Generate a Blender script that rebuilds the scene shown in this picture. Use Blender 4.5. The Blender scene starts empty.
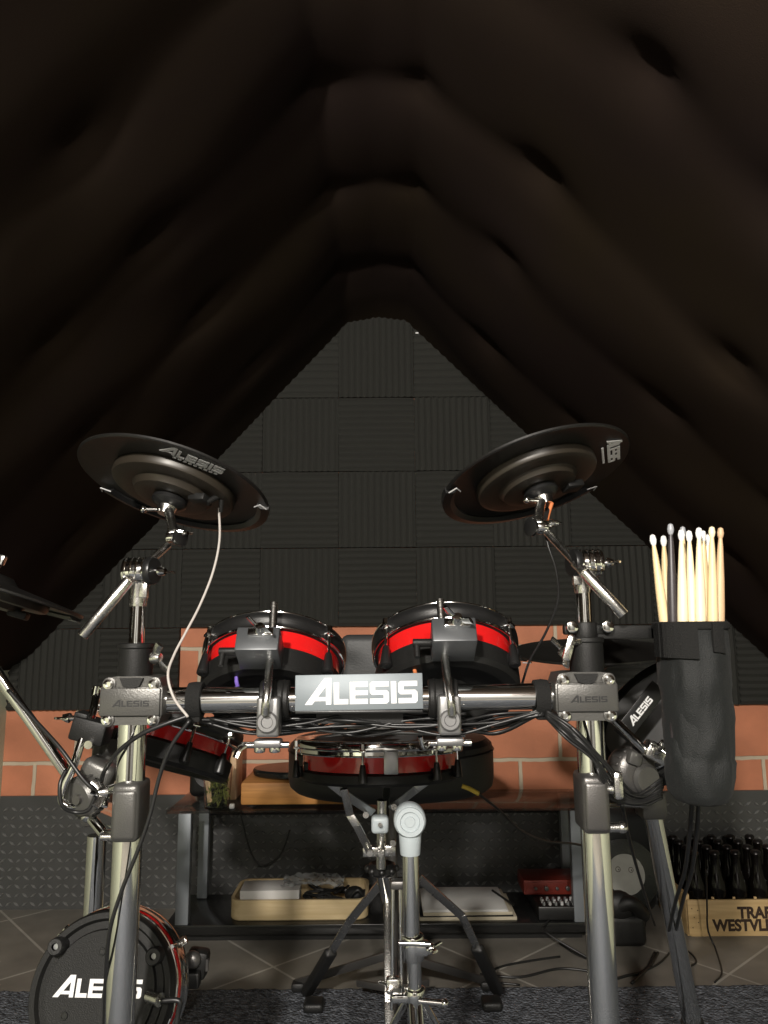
import bpy, bmesh, math, random
from mathutils import Vector, Matrix, Euler, noise
PI = math.pi
R = math.radians
C = bpy.context.scene.collection
rnd = random.Random(7)

# ------------------------------------------------------------------ camera
CAM_H, FPX, PITCH, ROLL = 0.95, 740.0, R(9.0), R(0.45)

def at(px, py, Y):
    """point of the room at distance Y (metres from the camera) seen at a place of the photograph"""
    dx, dy = px - 384.0, 512.0 - py
    c, s = math.cos(ROLL), math.sin(ROLL)
    dx, dy = dx * c + dy * s, -dx * s + dy * c
    u, v = dx / FPX, dy / FPX
    t = Y / (math.cos(PITCH) - v * math.sin(PITCH))
    return Vector((u * t, Y, CAM_H + t * (math.sin(PITCH) + v * math.cos(PITCH))))

# ------------------------------------------------------------------ materials
def new_mat(name):
    m = bpy.data.materials.new(name); m.use_nodes = True
    nt = m.node_tree
    return m, nt, nt.nodes['Principled BSDF']

def mat(name, col, rough=0.5, metal=0.0, bump=0.0, bscale=200.0, var=0.0, vscale=20.0, rvar=0.0, **kw):
    m, nt, b = new_mat(name)
    b.inputs['Base Color'].default_value = (*col, 1)
    b.inputs['Roughness'].default_value = rough
    b.inputs['Metallic'].default_value = metal
    for k, v in kw.items(): b.inputs[k.replace('_', ' ')].default_value = v
    tc = nt.nodes.new('ShaderNodeTexCoord')
    n = nt.nodes.new('ShaderNodeTexNoise'); n.inputs['Scale'].default_value = vscale; n.inputs['Detail'].default_value = 4
    nt.links.new(tc.outputs['Object'], n.inputs['Vector'])
    if var > 0:
        mx = nt.nodes.new('ShaderNodeMix'); mx.data_type = 'RGBA'
        mx.inputs[6].default_value = (*[c * (1 - var) for c in col], 1)
        mx.inputs[7].default_value = (*[min(1, c * (1 + var)) for c in col], 1)
        nt.links.new(n.outputs['Fac'], mx.inputs[0]); nt.links.new(mx.outputs[2], b.inputs['Base Color'])
    if rvar > 0:
        mr = nt.nodes.new('ShaderNodeMapRange'); mr.inputs[3].default_value = max(0, rough - rvar); mr.inputs[4].default_value = rough + rvar
        nt.links.new(n.outputs['Fac'], mr.inputs[0]); nt.links.new(mr.outputs[0], b.inputs['Roughness'])
    if bump > 0:
        n2 = nt.nodes.new('ShaderNodeTexNoise'); n2.inputs['Scale'].default_value = bscale; n2.inputs['Detail'].default_value = 3
        nt.links.new(tc.outputs['Object'], n2.inputs['Vector'])
        bp = nt.nodes.new('ShaderNodeBump'); bp.inputs['Strength'].default_value = bump; bp.inputs['Distance'].default_value = 0.002
        nt.links.new(n2.outputs['Fac'], bp.inputs['Height']); nt.links.new(bp.outputs['Normal'], b.inputs['Normal'])
    return m

chrome = mat('chrome', (.80, .80, .78), .09, 1.0, rvar=.04, vscale=30)
chrome_worn = mat('worn_chrome', (.66, .65, .62), .25, 1.0, rvar=.1, vscale=60, bump=.15, bscale=400)
steel = mat('brushed_steel', (.42, .43, .44), .34, .9, rvar=.08)
dark_steel = mat('dark_cast_metal', (.13, .125, .12), .36, .75, bump=.2, bscale=500)
gun = mat('gunmetal_plastic', (.10, .098, .092), .36, .5, bump=.2, bscale=500)
plastic = mat('black_plastic', (.009, .009, .009), .36, bump=.1, bscale=600)
plastic_matt = mat('matt_black_plastic', (.008, .008, .0076), .5, bump=.25, bscale=600, Specular_IOR_Level=.32)
grey_plastic = mat('grey_plastic', (.42, .47, .49), .4)
rubber = mat('black_rubber', (.010, .010, .010), .5, bump=.3, bscale=300)
cym_rubber = mat('cymbal_rubber', (.0085, .008, .0072), .40, bump=.1, bscale=200, rvar=.06)
cym_plastic = mat('cymbal_underside_plastic', (.026, .021, .015), .40, .15, rvar=.08)
red = mat('red_lacquer', (.56, .010, .010), .22, Coat_Weight=.5)
white_print = mat('white_print', (.78, .78, .78), .5)
grey_print = mat('grey_print', (.42, .42, .42), .5)
dark_print = mat('dark_embossed_metal', (.012, .012, .012), .5, .0)
badge_mat = mat('badge_grey_metal', (.17, .195, .21), .5, .25, rvar=.06)
mesh_head = mat('mesh_drum_head', (.10, .10, .10), .7, bump=.3, bscale=900)
cloth_black = mat('black_nylon', (.008, .0092, .009), .62, bump=.5, bscale=700, var=.15, vscale=8, Sheen_Weight=.04, Specular_IOR_Level=.35)
strap_mat = mat('black_hook_and_loop', (.010, .010, .0095), .9, bump=.8, bscale=500, Specular_IOR_Level=.3)
cable_mat = mat('black_cable', (.012, .012, .012), .38)
cable_grey = mat('grey_cable', (.42, .39, .36), .45)
yellow = mat('yellow_sleeve', (.62, .45, .06), .5)
purple = mat('violet_sleeve', (.16, .10, .42), .5)
copper = mat('orange_sleeve', (.55, .17, .06), .5)
wood_stick = mat('hickory', (.78, .60, .34), .45, var=.12, vscale=25)
wood_pale = mat('pale_maple', (.88, .76, .50), .42, var=.08, vscale=25)
wood_tan = mat('tan_hickory', (.62, .42, .25), .5, var=.12, vscale=25)
black_stick = mat('charcoal_lacquer', (.035, .03, .032), .4)
nylon_tip = mat('white_nylon', (.88, .88, .86), .35)
grey_tip = mat('grey_nylon', (.32, .33, .35), .35)
table_glass = mat('smoked_table_glass', (.018, .02, .02), .06, Alpha=.5)
shelf_black = mat('black_shelf', (.014, .014, .014), .22)
table_metal = mat('painted_grey_metal', (.23, .25, .27), .42, .4)
paper = mat('white_paper', (.62, .62, .60), .7)
card = mat('white_card', (.60, .59, .57), .7)
page = mat('page_edges', (.45, .40, .30), .8, bump=.4, bscale=400)
red_box = mat('dark_red_metal', (.20, .028, .018), .4, .3)
leaf_mat = mat('dried_olive_leaves', (.16, .18, .045), .8, var=.4, vscale=60)
label_mat = mat('pale_disc_label', (.36, .36, .33), .6, var=.15, vscale=40)
bottle_glass = mat('dark_brown_bottle_glass', (.004, .003, .0025), .10, Specular_IOR_Level=.3)
cap_mat = mat('dark_crown_cap', (.02, .018, .018), .3, .6)
ink = mat('burnt_brown_ink', (.035, .018, .01), .8)
vinyl = mat('black_vinyl', (.010, .012, .012), .25, bump=.3, bscale=150)
throne_mat = mat('black_leatherette', (.016, .016, .016), .48, bump=.3, bscale=250)
backrest_mat = mat('grey_black_leatherette', (.055, .057, .058), .5, bump=.3, bscale=250)
film = mat('clear_plastic_film', (.5, .52, .52), .12, Alpha=.45)
brass = mat('brass', (.55, .38, .12), .25, 1.0)

def wood_mat(name, c1, c2, scale=6, stretch=(1, 14, 14)):
    m, nt, b = new_mat(name)
    tc = nt.nodes.new('ShaderNodeTexCoord'); mp = nt.nodes.new('ShaderNodeMapping'); mp.inputs['Scale'].default_value = stretch
    n = nt.nodes.new('ShaderNodeTexNoise'); n.inputs['Scale'].default_value = scale; n.inputs['Detail'].default_value = 6; n.inputs['Distortion'].default_value = .6
    cr = nt.nodes.new('ShaderNodeValToRGB'); cr.color_ramp.elements[0].color = (*c1, 1); cr.color_ramp.elements[1].color = (*c2, 1)
    cr.color_ramp.elements[0].position = .3; cr.color_ramp.elements[1].position = .7
    nt.links.new(tc.outputs['Object'], mp.inputs[0]); nt.links.new(mp.outputs[0], n.inputs['Vector'])
    nt.links.new(n.outputs['Fac'], cr.inputs[0]); nt.links.new(cr.outputs[0], b.inputs['Base Color'])
    b.inputs['Roughness'].default_value = .5
    return m
orange_wood = wood_mat('orange_veneer', (.46, .20, .055), (.62, .30, .09))
tray_wood = wood_mat('pale_tray_wood', (.50, .38, .20), (.62, .49, .29))
crate_wood = wood_mat('crate_pine', (.42, .28, .12), (.62, .44, .22), 4)

def brick_mat():
    m, nt, b = new_mat('terracotta_blockwork')
    tc = nt.nodes.new('ShaderNodeTexCoord'); mp = nt.nodes.new('ShaderNodeMapping')
    mp.inputs['Rotation'].default_value = (PI / 2, 0, 0)     # wall lies in X-Z: bring Z onto the texture's V
    # joint rows at z = .49 + .2n, upright joints from the photo
    z0 = at(522, 758.5, 2.76).z; x0 = at(522, 780, 2.76).x
    sep = nt.nodes.new('ShaderNodeSeparateXYZ'); comb = nt.nodes.new('ShaderNodeCombineXYZ')
    ax = nt.nodes.new('ShaderNodeMath'); ax.operation = 'ADD'; ax.inputs[1].default_value = -x0 + 29 * .29 / 1 + .0
    az = nt.nodes.new('ShaderNodeMath'); az.operation = 'ADD'; az.inputs[1].default_value = -z0 + 4.0
    nt.links.new(tc.outputs['Object'], sep.inputs[0])
    nt.links.new(sep.outputs['X'], ax.inputs[0]); nt.links.new(sep.outputs['Z'], az.inputs[0])
    nt.links.new(ax.outputs[0], comb.inputs[0]); nt.links.new(az.outputs[0], comb.inputs[1])
    nz = nt.nodes.new('ShaderNodeTexNoise'); nz.inputs['Scale'].default_value = 14; nz.inputs['Detail'].default_value = 3
    nt.links.new(comb.outputs[0], nz.inputs['Vector'])
    ms = nt.nodes.new('ShaderNodeVectorMath'); ms.operation = 'MULTIPLY_ADD'; ms.inputs[1].default_value = (.008, .008, 0)
    nt.links.new(nz.outputs['Color'], ms.inputs[0]); nt.links.new(comb.outputs[0], ms.inputs[2])
    br = nt.nodes.new('ShaderNodeTexBrick')
    br.offset = .5; br.inputs['Scale'].default_value = 1; br.inputs['Mortar Size'].default_value = .008
    br.inputs['Mortar Smooth'].default_value = .35
    br.inputs['Brick Width'].default_value = .29; br.inputs['Row Height'].default_value = .2
    br.inputs['Color1'].default_value = (.62, .245, .135, 1); br.inputs['Color2'].default_value = (.54, .205, .11, 1)
    br.inputs['Mortar'].default_value = (.58, .50, .38, 1)
    nt.links.new(ms.outputs[0], br.inputs['Vector'])
    n2 = nt.nodes.new('ShaderNodeTexNoise'); n2.inputs['Scale'].default_value = 7; n2.inputs['Detail'].default_value = 6
    nt.links.new(comb.outputs[0], n2.inputs['Vector'])
    mx = nt.nodes.new('ShaderNodeMix'); mx.data_type = 'RGBA'; mx.blend_type = 'MULTIPLY'; mx.inputs[0].default_value = .55
    cr = nt.nodes.new('ShaderNodeValToRGB'); cr.color_ramp.elements[0].color = (.62, .6, .58, 1); cr.color_ramp.elements[1].color = (1.15, 1.1, 1.05, 1)
    cr.color_ramp.elements[0].position = .3; cr.color_ramp.elements[1].position = .7
    nt.links.new(n2.outputs['Fac'], cr.inputs[0]); nt.links.new(br.outputs['Color'], mx.inputs[6]); nt.links.new(cr.outputs[0], mx.inputs[7])
    nt.links.new(mx.outputs[2], b.inputs['Base Color'])
    b.inputs['Roughness'].default_value = .75
    n3 = nt.nodes.new('ShaderNodeTexNoise'); n3.inputs['Scale'].default_value = 90; n3.inputs['Detail'].default_value = 4
    nt.links.new(comb.outputs[0], n3.inputs['Vector'])
    ma = nt.nodes.new('ShaderNodeMath'); ma.operation = 'MULTIPLY_ADD'; ma.inputs[1].default_value = -1.0
    mb_ = nt.nodes.new('ShaderNodeMath'); mb_.operation = 'MULTIPLY'; mb_.inputs[1].default_value = .25
    nt.links.new(n3.outputs['Fac'], mb_.inputs[0])
    nt.links.new(br.outputs['Fac'], ma.inputs[0]); nt.links.new(mb_.outputs[0], ma.inputs[2])
    bp = nt.nodes.new('ShaderNodeBump'); bp.inputs['Strength'].default_value = .7; bp.inputs['Distance'].default_value = .004
    nt.links.new(ma.outputs[0], bp.inputs['Height']); nt.links.new(bp.outputs['Normal'], b.inputs['Normal'])
    return m

def tile_mat():
    m, nt, b = new_mat('grey_floor_tiles')
    tc = nt.nodes.new('ShaderNodeTexCoord'); mp = nt.nodes.new('ShaderNodeMapping'); mp.inputs['Rotation'].default_value = (0, 0, R(48)); mp.inputs['Location'].default_value = (.12, .06, 0)
    nt.links.new(tc.outputs['Object'], mp.inputs[0])
    br = nt.nodes.new('ShaderNodeTexBrick'); br.offset = 0; br.inputs['Scale'].default_value = 1
    br.inputs['Brick Width'].default_value = .45; br.inputs['Row Height'].default_value = .45; br.inputs['Mortar Size'].default_value = .004
    br.inputs['Color1'].default_value = (.17, .157, .135, 1); br.inputs['Color2'].default_value = (.20, .185, .16, 1); br.inputs['Mortar'].default_value = (.36, .34, .30, 1)
    nt.links.new(mp.outputs[0], br.inputs['Vector'])
    n = nt.nodes.new('ShaderNodeTexNoise'); n.inputs['Scale'].default_value = 9; n.inputs['Detail'].default_value = 6
    nt.links.new(tc.outputs['Object'], n.inputs['Vector'])
    mx = nt.nodes.new('ShaderNodeMix'); mx.data_type = 'RGBA'; mx.blend_type = 'OVERLAY'; mx.inputs[0].default_value = .5
    nt.links.new(br.outputs['Color'], mx.inputs[6]); nt.links.new(n.outputs['Fac'], mx.inputs[7])
    nt.links.new(mx.outputs[2], b.inputs['Base Color']); b.inputs['Roughness'].default_value = .42
    return m

def rug_mat():
    m, nt, b = new_mat('blue_grey_loop_pile')
    tc = nt.nodes.new('ShaderNodeTexCoord')
    v = nt.nodes.new('ShaderNodeTexVoronoi'); v.inputs['Scale'].default_value = 130
    n = nt.nodes.new('ShaderNodeTexNoise'); n.inputs['Scale'].default_value = 60; n.inputs['Detail'].default_value = 5
    nt.links.new(tc.outputs['Object'], v.inputs['Vector']); nt.links.new(tc.outputs['Object'], n.inputs['Vector'])
    cr = nt.nodes.new('ShaderNodeValToRGB')
    cr.color_ramp.elements[0].color = (.030, .034, .041, 1); cr.color_ramp.elements[0].position = .32
    cr.color_ramp.elements[1].color = (.17, .183, .21, 1); cr.color_ramp.elements[1].position = .72
    nt.links.new(n.outputs['Fac'], cr.inputs[0]); nt.links.new(cr.outputs[0], b.inputs['Base Color'])
    b.inputs['Roughness'].default_value = .95
    bp = nt.nodes.new('ShaderNodeBump'); bp.inputs['Strength'].default_value = 1; bp.inputs['Distance'].default_value = .008; bp.invert = True
    nt.links.new(v.outputs['Distance'], bp.inputs['Height']); nt.links.new(bp.outputs['Normal'], b.inputs['Normal'])
    return m

def fabric_mat():
    m, nt, b = new_mat('black_brown_ceiling_cloth')
    tc = nt.nodes.new('ShaderNodeTexCoord')
    n = nt.nodes.new('ShaderNodeTexNoise'); n.inputs['Scale'].default_value = 1.6; n.inputs['Detail'].default_value = 3
    nt.links.new(tc.outputs['Object'], n.inputs['Vector'])
    cr = nt.nodes.new('ShaderNodeValToRGB')
    cr.color_ramp.elements[0].color = (.0185, .0120, .0098, 1); cr.color_ramp.elements[0].position = .35
    cr.color_ramp.elements[1].color = (.0220, .0150, .0085, 1); cr.color_ramp.elements[1].position = .65
    nt.links.new(n.outputs['Fac'], cr.inputs[0]); nt.links.new(cr.outputs[0], b.inputs['Base Color'])
    b.inputs['Roughness'].default_value = .95; b.inputs['Specular IOR Level'].default_value = .1
    w = nt.nodes.new('ShaderNodeTexNoise'); w.inputs['Scale'].default_value = 500
    nt.links.new(tc.outputs['Object'], w.inputs['Vector'])
    bp = nt.nodes.new('ShaderNodeBump'); bp.inputs['Strength'].default_value = .4; bp.inputs['Distance'].default_value = .001
    nt.links.new(w.outputs['Fac'], bp.inputs['Height']); nt.links.new(bp.outputs['Normal'], b.inputs['Normal'])
    return m
foam_mat = mat('charcoal_acoustic_foam', (.036, .036, .032), .95, bump=.6, bscale=350, var=.06, vscale=3, Specular_IOR_Level=.15)
plate_mat = mat('charcoal_checker_rubber', (.085, .086, .085), .33, .3, rvar=.08, vscale=12, var=.1)
knee_mat = mat('pale_green_plaster', (.47, .49, .36), .8, bump=.3, bscale=60)
front_mat = mat('slate_grey_plaster', (.20, .20, .195), .8, bump=.2, bscale=60)

# ------------------------------------------------------------------ mesh builder
def frame(p0, p1, up=None):
    z = (p1 - p0).normalized()
    u = up or (Vector((0, 0, 1)) if abs(z.z) < .9 else Vector((0, 1, 0)))
    x = u.cross(z).normalized(); y = z.cross(x)
    return Matrix(((x.x, y.x, z.x, p0.x), (x.y, y.y, z.y, p0.y), (x.z, y.z, z.z, p0.z), (0, 0, 0, 1)))

def catmull(pts, n=8):
    pts = [Vector(p) for p in pts]
    if len(pts) < 3: return pts
    out = []; P_ = [2 * pts[0] - pts[1]] + pts + [2 * pts[-1] - pts[-2]]
    for i in range(1, len(P_) - 2):
        a, b, c, d = P_[i - 1], P_[i], P_[i + 1], P_[i + 2]
        for k in range(n):
            t = k / n
            out.append(.5 * ((2 * b) + (c - a) * t + (2 * a - 5 * b + 4 * c - d) * t * t + (-a + 3 * b - 3 * c + d) * t ** 3))
    out.append(pts[-1]); return out

class MB:
    def __init__(self): self.bm = bmesh.new()
    def box(self, c, s, rot=None, bev=0.0, seg=2, M=None):
        r = bmesh.ops.create_cube(self.bm, size=1.0); vs = r['verts']
        for v in vs: v.co = Vector((v.co.x * s[0], v.co.y * s[1], v.co.z * s[2]))
        if bev > 0:
            es = list({e for v in vs for e in v.link_edges})
            rb = bmesh.ops.bevel(self.bm, geom=es, offset=bev, segments=seg, affect='EDGES', profile=.5)
            vs = list({v for f in rb['faces'] for v in f.verts} | {v for v in vs if v.is_valid})
        T = Matrix.Translation(Vector(c))
        if rot is not None: T = T @ Euler(rot).to_matrix().to_4x4()
        if M is not None: T = M @ T
        for v in vs: v.co = T @ v.co
        return self
    def ring(self, M, r, seg): return [self.bm.verts.new(M @ Vector((r * math.cos(2 * PI * i / seg), r * math.sin(2 * PI * i / seg), 0))) for i in range(seg)]
    def lathe(self, prof, M=None, seg=48, closed=False):
        """prof: list of (radius, z)"""
        M = M or Matrix.Identity(4); rings = []
        for r, z in prof:
            if r < 1e-6: rings.append([self.bm.verts.new(M @ Vector((0, 0, z)))])
            else: rings.append([self.bm.verts.new(M @ Vector((r * math.cos(2 * PI * i / seg), r * math.sin(2 * PI * i / seg), z))) for i in range(seg)])
        prs = list(zip(rings, rings[1:]))
        if closed: prs.append((rings[-1], rings[0]))
        for a, b in prs:
            if len(a) == 1 and len(b) == 1: continue
            for i in range(seg):
                j = (i + 1) % seg
                if len(a) == 1: self.bm.faces.new((a[0], b[j], b[i]))
                elif len(b) == 1: self.bm.faces.new((a[i], a[j], b[0]))
                else: self.bm.faces.new((a[i], a[j], b[j], b[i]))
        return self
    def cyl(self, p0, p1, r, r1=None, seg=24, bev=0.0):
        p0, p1 = Vector(p0), Vector(p1); L = (p1 - p0).length; r1 = r if r1 is None else r1
        if bev <= 0: prof = [(0, 0), (r, 0), (r1, L), (0, L)]
        else: prof = [(0, 0), (r - bev, 0), (r - bev * .3, bev * .3), (r, bev), (r1, L - bev), (r1 - bev * .3, L - bev * .3), (r1 - bev, L), (0, L)]
        return self.lathe(prof, frame(p0, p1), seg)
    def tube(self, pts, r, seg=8, smooth=True, n=8, flat=None):
        pts = catmull(pts, n) if smooth else [Vector(p) for p in pts]
        rings = []; prev = None
        for i, p in enumerate(pts):
            d = (pts[min(i + 1, len(pts) - 1)] - pts[max(i - 1, 0)])
            d = d.normalized() if d.length > 1e-9 else Vector((0, 0, 1))
            if prev is None: x = d.orthogonal().normalized() if flat is None else (Vector(flat) - d * Vector(flat).dot(d)).normalized()
            else: x = (prev - d * prev.dot(d)).normalized()
            prev = x; y = d.cross(x)
            rx, ry = (r, r) if not isinstance(r, tuple) else r
            rings.append([self.bm.verts.new(p + x * rx * math.cos(2 * PI * k / seg) + y * ry * math.sin(2 * PI * k / seg)) for k in range(seg)])
        for a, b in zip(rings, rings[1:]):
            for i in range(seg): self.bm.faces.new((a[i], a[(i + 1) % seg], b[(i + 1) % seg], b[i]))
        self.bm.faces.new(list(reversed(rings[0]))); self.bm.faces.new(rings[-1])
        return self
    def ball(self, c, r, sc=(1, 1, 1), seg=16, M=None):
        T = Matrix.Translation(Vector(c)) @ Matrix.Diagonal((r * sc[0], r * sc[1], r * sc[2], 1))
        if M is not None: T = M @ T
        bmesh.ops.create_uvsphere(self.bm, u_segments=seg, v_segments=max(6, seg // 2), radius=1, matrix=T); return self
    def torus(self, M, Rr, r, seg=48, s2=10, sx=1, sz=1):
        prof = [(Rr + r * sx * math.cos(2 * PI * k / s2), r * sz * math.sin(2 * PI * k / s2)) for k in range(s2)]
        return self.lathe(prof, M, seg, closed=True)
    def prism(self, poly, h, M=None, bev=0):
        M = M or Matrix.Identity(4)
        a = [self.bm.verts.new(M @ Vector((x, y, 0))) for x, y in poly]
        b = [self.bm.verts.new(M @ Vector((x, y, h))) for x, y in poly]
        n = len(poly)
        self.bm.faces.new(list(reversed(a))); self.bm.faces.new(b)
        for i in range(n): self.bm.faces.new((a[i], a[(i + 1) % n], b[(i + 1) % n], b[i]))
        return self
    def wing(self, M, s=1.0):
        """wing nut along local z, wings along local x"""
        self.lathe([(0, 0), (.009 * s, 0), (.009 * s, .004 * s), (.006 * s, .012 * s), (0, .013 * s)], M, 14)
        for sg in (-1, 1):
            self.tube([M @ Vector((sg * .004 * s, 0, .006 * s)), M @ Vector((sg * .013 * s, 0, .011 * s)), M @ Vector((sg * .021 * s, 0, .018 * s))], (.0022 * s, .006 * s), 10, flat=M.to_3x3() @ Vector((0, 1, 0)))
        return self
    def build(self, name, m, parent=None, world=True, ang=35):
        bmesh.ops.recalc_face_normals(self.bm, faces=self.bm.faces)
        me = bpy.data.meshes.new(name); self.bm.to_mesh(me); self.bm.free()
        off = None
        if parent is not None and world:
            p = parent
            off = Vector((0, 0, 0))
            while p is not None: off += p.location; p = p.parent
            me.transform(Matrix.Translation(-off))
        me.shade_smooth(); me.set_sharp_from_angle(angle=R(ang))
        me.materials.append(m)
        o = bpy.data.objects.new(name, me); C.objects.link(o)
        if parent is not None: o.parent = parent
        return o
    def top(self, name, m, base, label, cat, group=None, ang=35):
        """a thing that is one mesh, its origin at base"""
        base = Vector(base)
        for v in self.bm.verts: v.co -= base
        o = self.build(name, m, None, ang=ang); o.location = base
        return tag(o, label, cat, group)

def tag(o, label=None, cat=None, group=None, kind=None):
    if label: o['label'] = label
    if cat: o['category'] = cat
    if group: o['group'] = group
    if kind: o['kind'] = kind
    return o
def thing(name, loc, label, cat, group=None, rot=None):
    o = bpy.data.objects.new(name, None); o.empty_display_size = .05; C.objects.link(o)
    o.location = loc
    if rot is not None: o.rotation_euler = rot
    return tag(o, label, cat, group)
def kids(o): return [c for c in bpy.data.objects if c.parent == o]
def copy_tree(o, parent=None):
    ch = kids(o); c = o.copy(); C.objects.link(c)
    if parent is not None: c.parent = parent
    for k in ch: copy_tree(k, c)
    return c

# ------------------------------------------------------------------ lettering
def glyphs(txt):
    """wide block letters like the kit's wordmark; returns list of polygons and the width"""
    out = []; x = 0; w = .23
    for ch in txt:
        if ch == 'A':
            out += [[(x, 0), (x + .34, 0), (x + 1.0, .82), (x + 1.0, 1.2), (x + .92, 1.2)], [(x + 1.0, 0), (x + 1.25, 0), (x + 1.25, 1.2), (x + 1.0, 1.2)],
                    [(x + .42, .16), (x + 1.0, .16), (x + 1.0, .34), (x + .56, .34)]]; x += 1.37
        elif ch == 'L': out += [[(x, 0), (x + .68, 0), (x + .68, w), (x, w)], [(x, w), (x + .25, w), (x + .25, 1), (x, 1)]]; x += .76
        elif ch == 'E': out += [[(x, 0), (x + .25, 0), (x + .25, 1), (x, 1)]] + [[(x + .25, a), (x + .85, a), (x + .85, a + b), (x + .25, a + b)] for a, b in ((0, w), (.40, .2), (1 - w, w))]; x += .95
        elif ch == 'S': out += [[(x, 0), (x + .8, 0), (x + .9, .1), (x + .9, w), (x, w)], [(x + .65, w), (x + .9, w), (x + .9, .50), (x + .8, .6), (x + .65, .6)],
                                [(x + .1, .40), (x + .65, .40), (x + .65, .6), (x, .6), (x, .5)], [(x, .6), (x + .25, .6), (x + .25, 1 - w), (x, 1 - w)],
                                [(x, 1 - w), (x + .9, 1 - w), (x + .9, 1), (x + .1, 1), (x, .9)]]; x += 1.0
        elif ch == 'I': out += [[(x, 0), (x + .25, 0), (x + .25, 1), (x, 1)]]; x += .35
        else: x += .4
    return out, x - .1
def wordmark(mb, M, width, h=.0006, sy=1.0, txt='ALESIS'):
    """letters in the local x-y plane, centred, rising along local z"""
    g, W = glyphs(txt); k = width / W
    S = Matrix.Translation((-width / 2, -.5 * k * sy, 0)) @ Matrix.Diagonal((k, k * sy, 1, 1))
    for p in g: mb.prism(p, h, M @ S)
    return mb
def face_cam(p, rx=0, ry=0, rz=0):
    """local x right, local y up, local z towards the camera side (-Y)"""
    return Matrix.Translation(Vector(p)) @ Euler((rx, ry, rz)).to_matrix().to_4x4() @ Matrix(((1, 0, 0, 0), (0, 0, -1, 0), (0, 1, 0, 0), (0, 0, 0, 1)))

# ------------------------------------------------------------------ the room
D = 2.76
prof_px = [(-60, 743), (0, 680), (344, 319.5), (378, 313), (409, 317.5), (860, 737)]
cs = [at(x, y, D) for x, y in prof_px]
XL = at(6, 720, D).x; XR = at(838, 700, D).x
pts2 = [(p.x, p.z) for p in cs]
def clipx(pts):
    out = []
    for a, b in zip(pts, pts[1:]):
        for p in (a,):
            if XL <= p[0] <= XR: out.append(p)
        for X in (XL, XR):
            if (a[0] - X) * (b[0] - X) < 0:
                t = (X - a[0]) / (b[0] - a[0]); out.append((X, a[1] + t * (b[1] - a[1])))
    return out
pts2 = sorted(clipx(pts2 + [(99, 0)]), key=lambda p: p[0])
ZL, ZR = pts2[0][1], pts2[-1][1]
Y0 = -1.9

bm = MB(); bm.box((0, (Y0 + D) / 2, -.05), (XR - XL + .6, D - Y0 + .4, .1)); bm.box((0, 0, 0), (.0001, .0001, .0001)) if False else None
tag(bm.build('floor', tile_mat()), kind='structure')
# gable wall: polygon with thickness
bm = MB(); poly = [(XL - .1, 0), (XR + .1, 0), (XR + .1, ZR)] + [(x, z + .05) for x, z in reversed(pts2)] + [(XL - .1, ZL)]
bm.prism(poly, .12, Matrix(((1, 0, 0, 0), (0, 0, 1, D), (0, 1, 0, 0), (0, 0, 0, 1))))
tag(bm.build('wall_back', brick_mat(), ang=10), kind='structure')
bm = MB(); bm.box((XL - .05, (Y0 + D) / 2, ZL / 2), (.1, D - Y0, ZL)); tag(bm.build('wall_left', knee_mat), kind='structure')
bm = MB(); bm.box((XR + .05, (Y0 + D) / 2, ZR / 2), (.1, D - Y0, ZR)); tag(bm.build('wall_right', knee_mat), kind='structure')
bm = MB(); bm.prism(poly, .1, Matrix(((1, 0, 0, 0), (0, 0, 1, Y0 - .1), (0, 1, 0, 0), (0, 0, 0, 1)))); tag(bm.build('wall_front', front_mat), kind='structure')

added_panel_mat = mat('added_panel_dark', (.03, .026, .022), .5)
MB().box((-.10, Y0 + .025, .85), (.84, .05, 1.7), bev=.004).build('added_dark_panel_1', added_panel_mat)['kind'] = 'structure'  # unseen dark panel added behind the camera for contrast in the chrome reflections
# ceiling: cloth stapled over the rafters, sagging between the fixings
def resample(pts, step):
    segs = [0]
    for a, b in zip(pts, pts[1:]): segs.append(segs[-1] + math.hypot(b[0] - a[0], b[1] - a[1]))
    L = segs[-1]; n = int(L / step); out = []
    for i in range(n + 1):
        s = L * i / n; k = 0
        while k < len(segs) - 2 and segs[k + 1] < s: k += 1
        t = (s - segs[k]) / (segs[k + 1] - segs[k]); a, b = pts[k], pts[k + 1]
        out.append((s, a[0] + t * (b[0] - a[0]), a[1] + t * (b[1] - a[1])))
    return out, L
rs, LL = resample(pts2, .022)
s_l = min(rs, key=lambda r: abs(r[1] - at(345, 321, D).x))[0]; s_r = min(rs, key=lambda r: abs(r[1] - at(409, 321, D).x))[0]
rows_y = [2.76, 2.33, 1.86, 1.47, 1.08, .70, .31, -.08, -.5, -.9, -1.3, -1.7]
fix = []
for i, yy in enumerate(rows_y):
    for k in range(0, 4):
        for (s0, sg) in ((s_l, -1), (s_r, 1)):
            s = s0 + sg * (k * .44 + (.0 if k == 0 else rnd.uniform(-.12, .12)))
            if 0 < s < LL: fix.append((s, yy + (rnd.uniform(-.05, .05) if i and k else 0), .75 + .5 * rnd.random() if k else .6))
def sag(s, y):
    # pillow between rows
    d = .010
    for a, b in zip(rows_y, rows_y[1:]):
        if b <= y <= a: t = (y - b) / (a - b); d = .010 * math.sin(PI * t); break
    v = d + .020
    for fs, fy, w in fix:
        q = ((s - fs) / .060) ** 2 + ((y - fy) / .045) ** 2
        if q < 9: v -= .026 * w * math.exp(-q ** .7)
        # soft fold that runs away from each fixing down the slope
        q2 = ((s - fs) / .16) ** 2 + ((y - fy) / .03) ** 2
        if q2 < 9: v -= .004 * w * math.exp(-q2)
    v += .016 * noise.noise(Vector((s * 2.2, y * 3.2, 1.3)))
    if y > 2.60: v = .030 + (v - .030) * (2.76 - y) / .16
    return v
bm = MB(); ny = 190; grid = []
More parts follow.
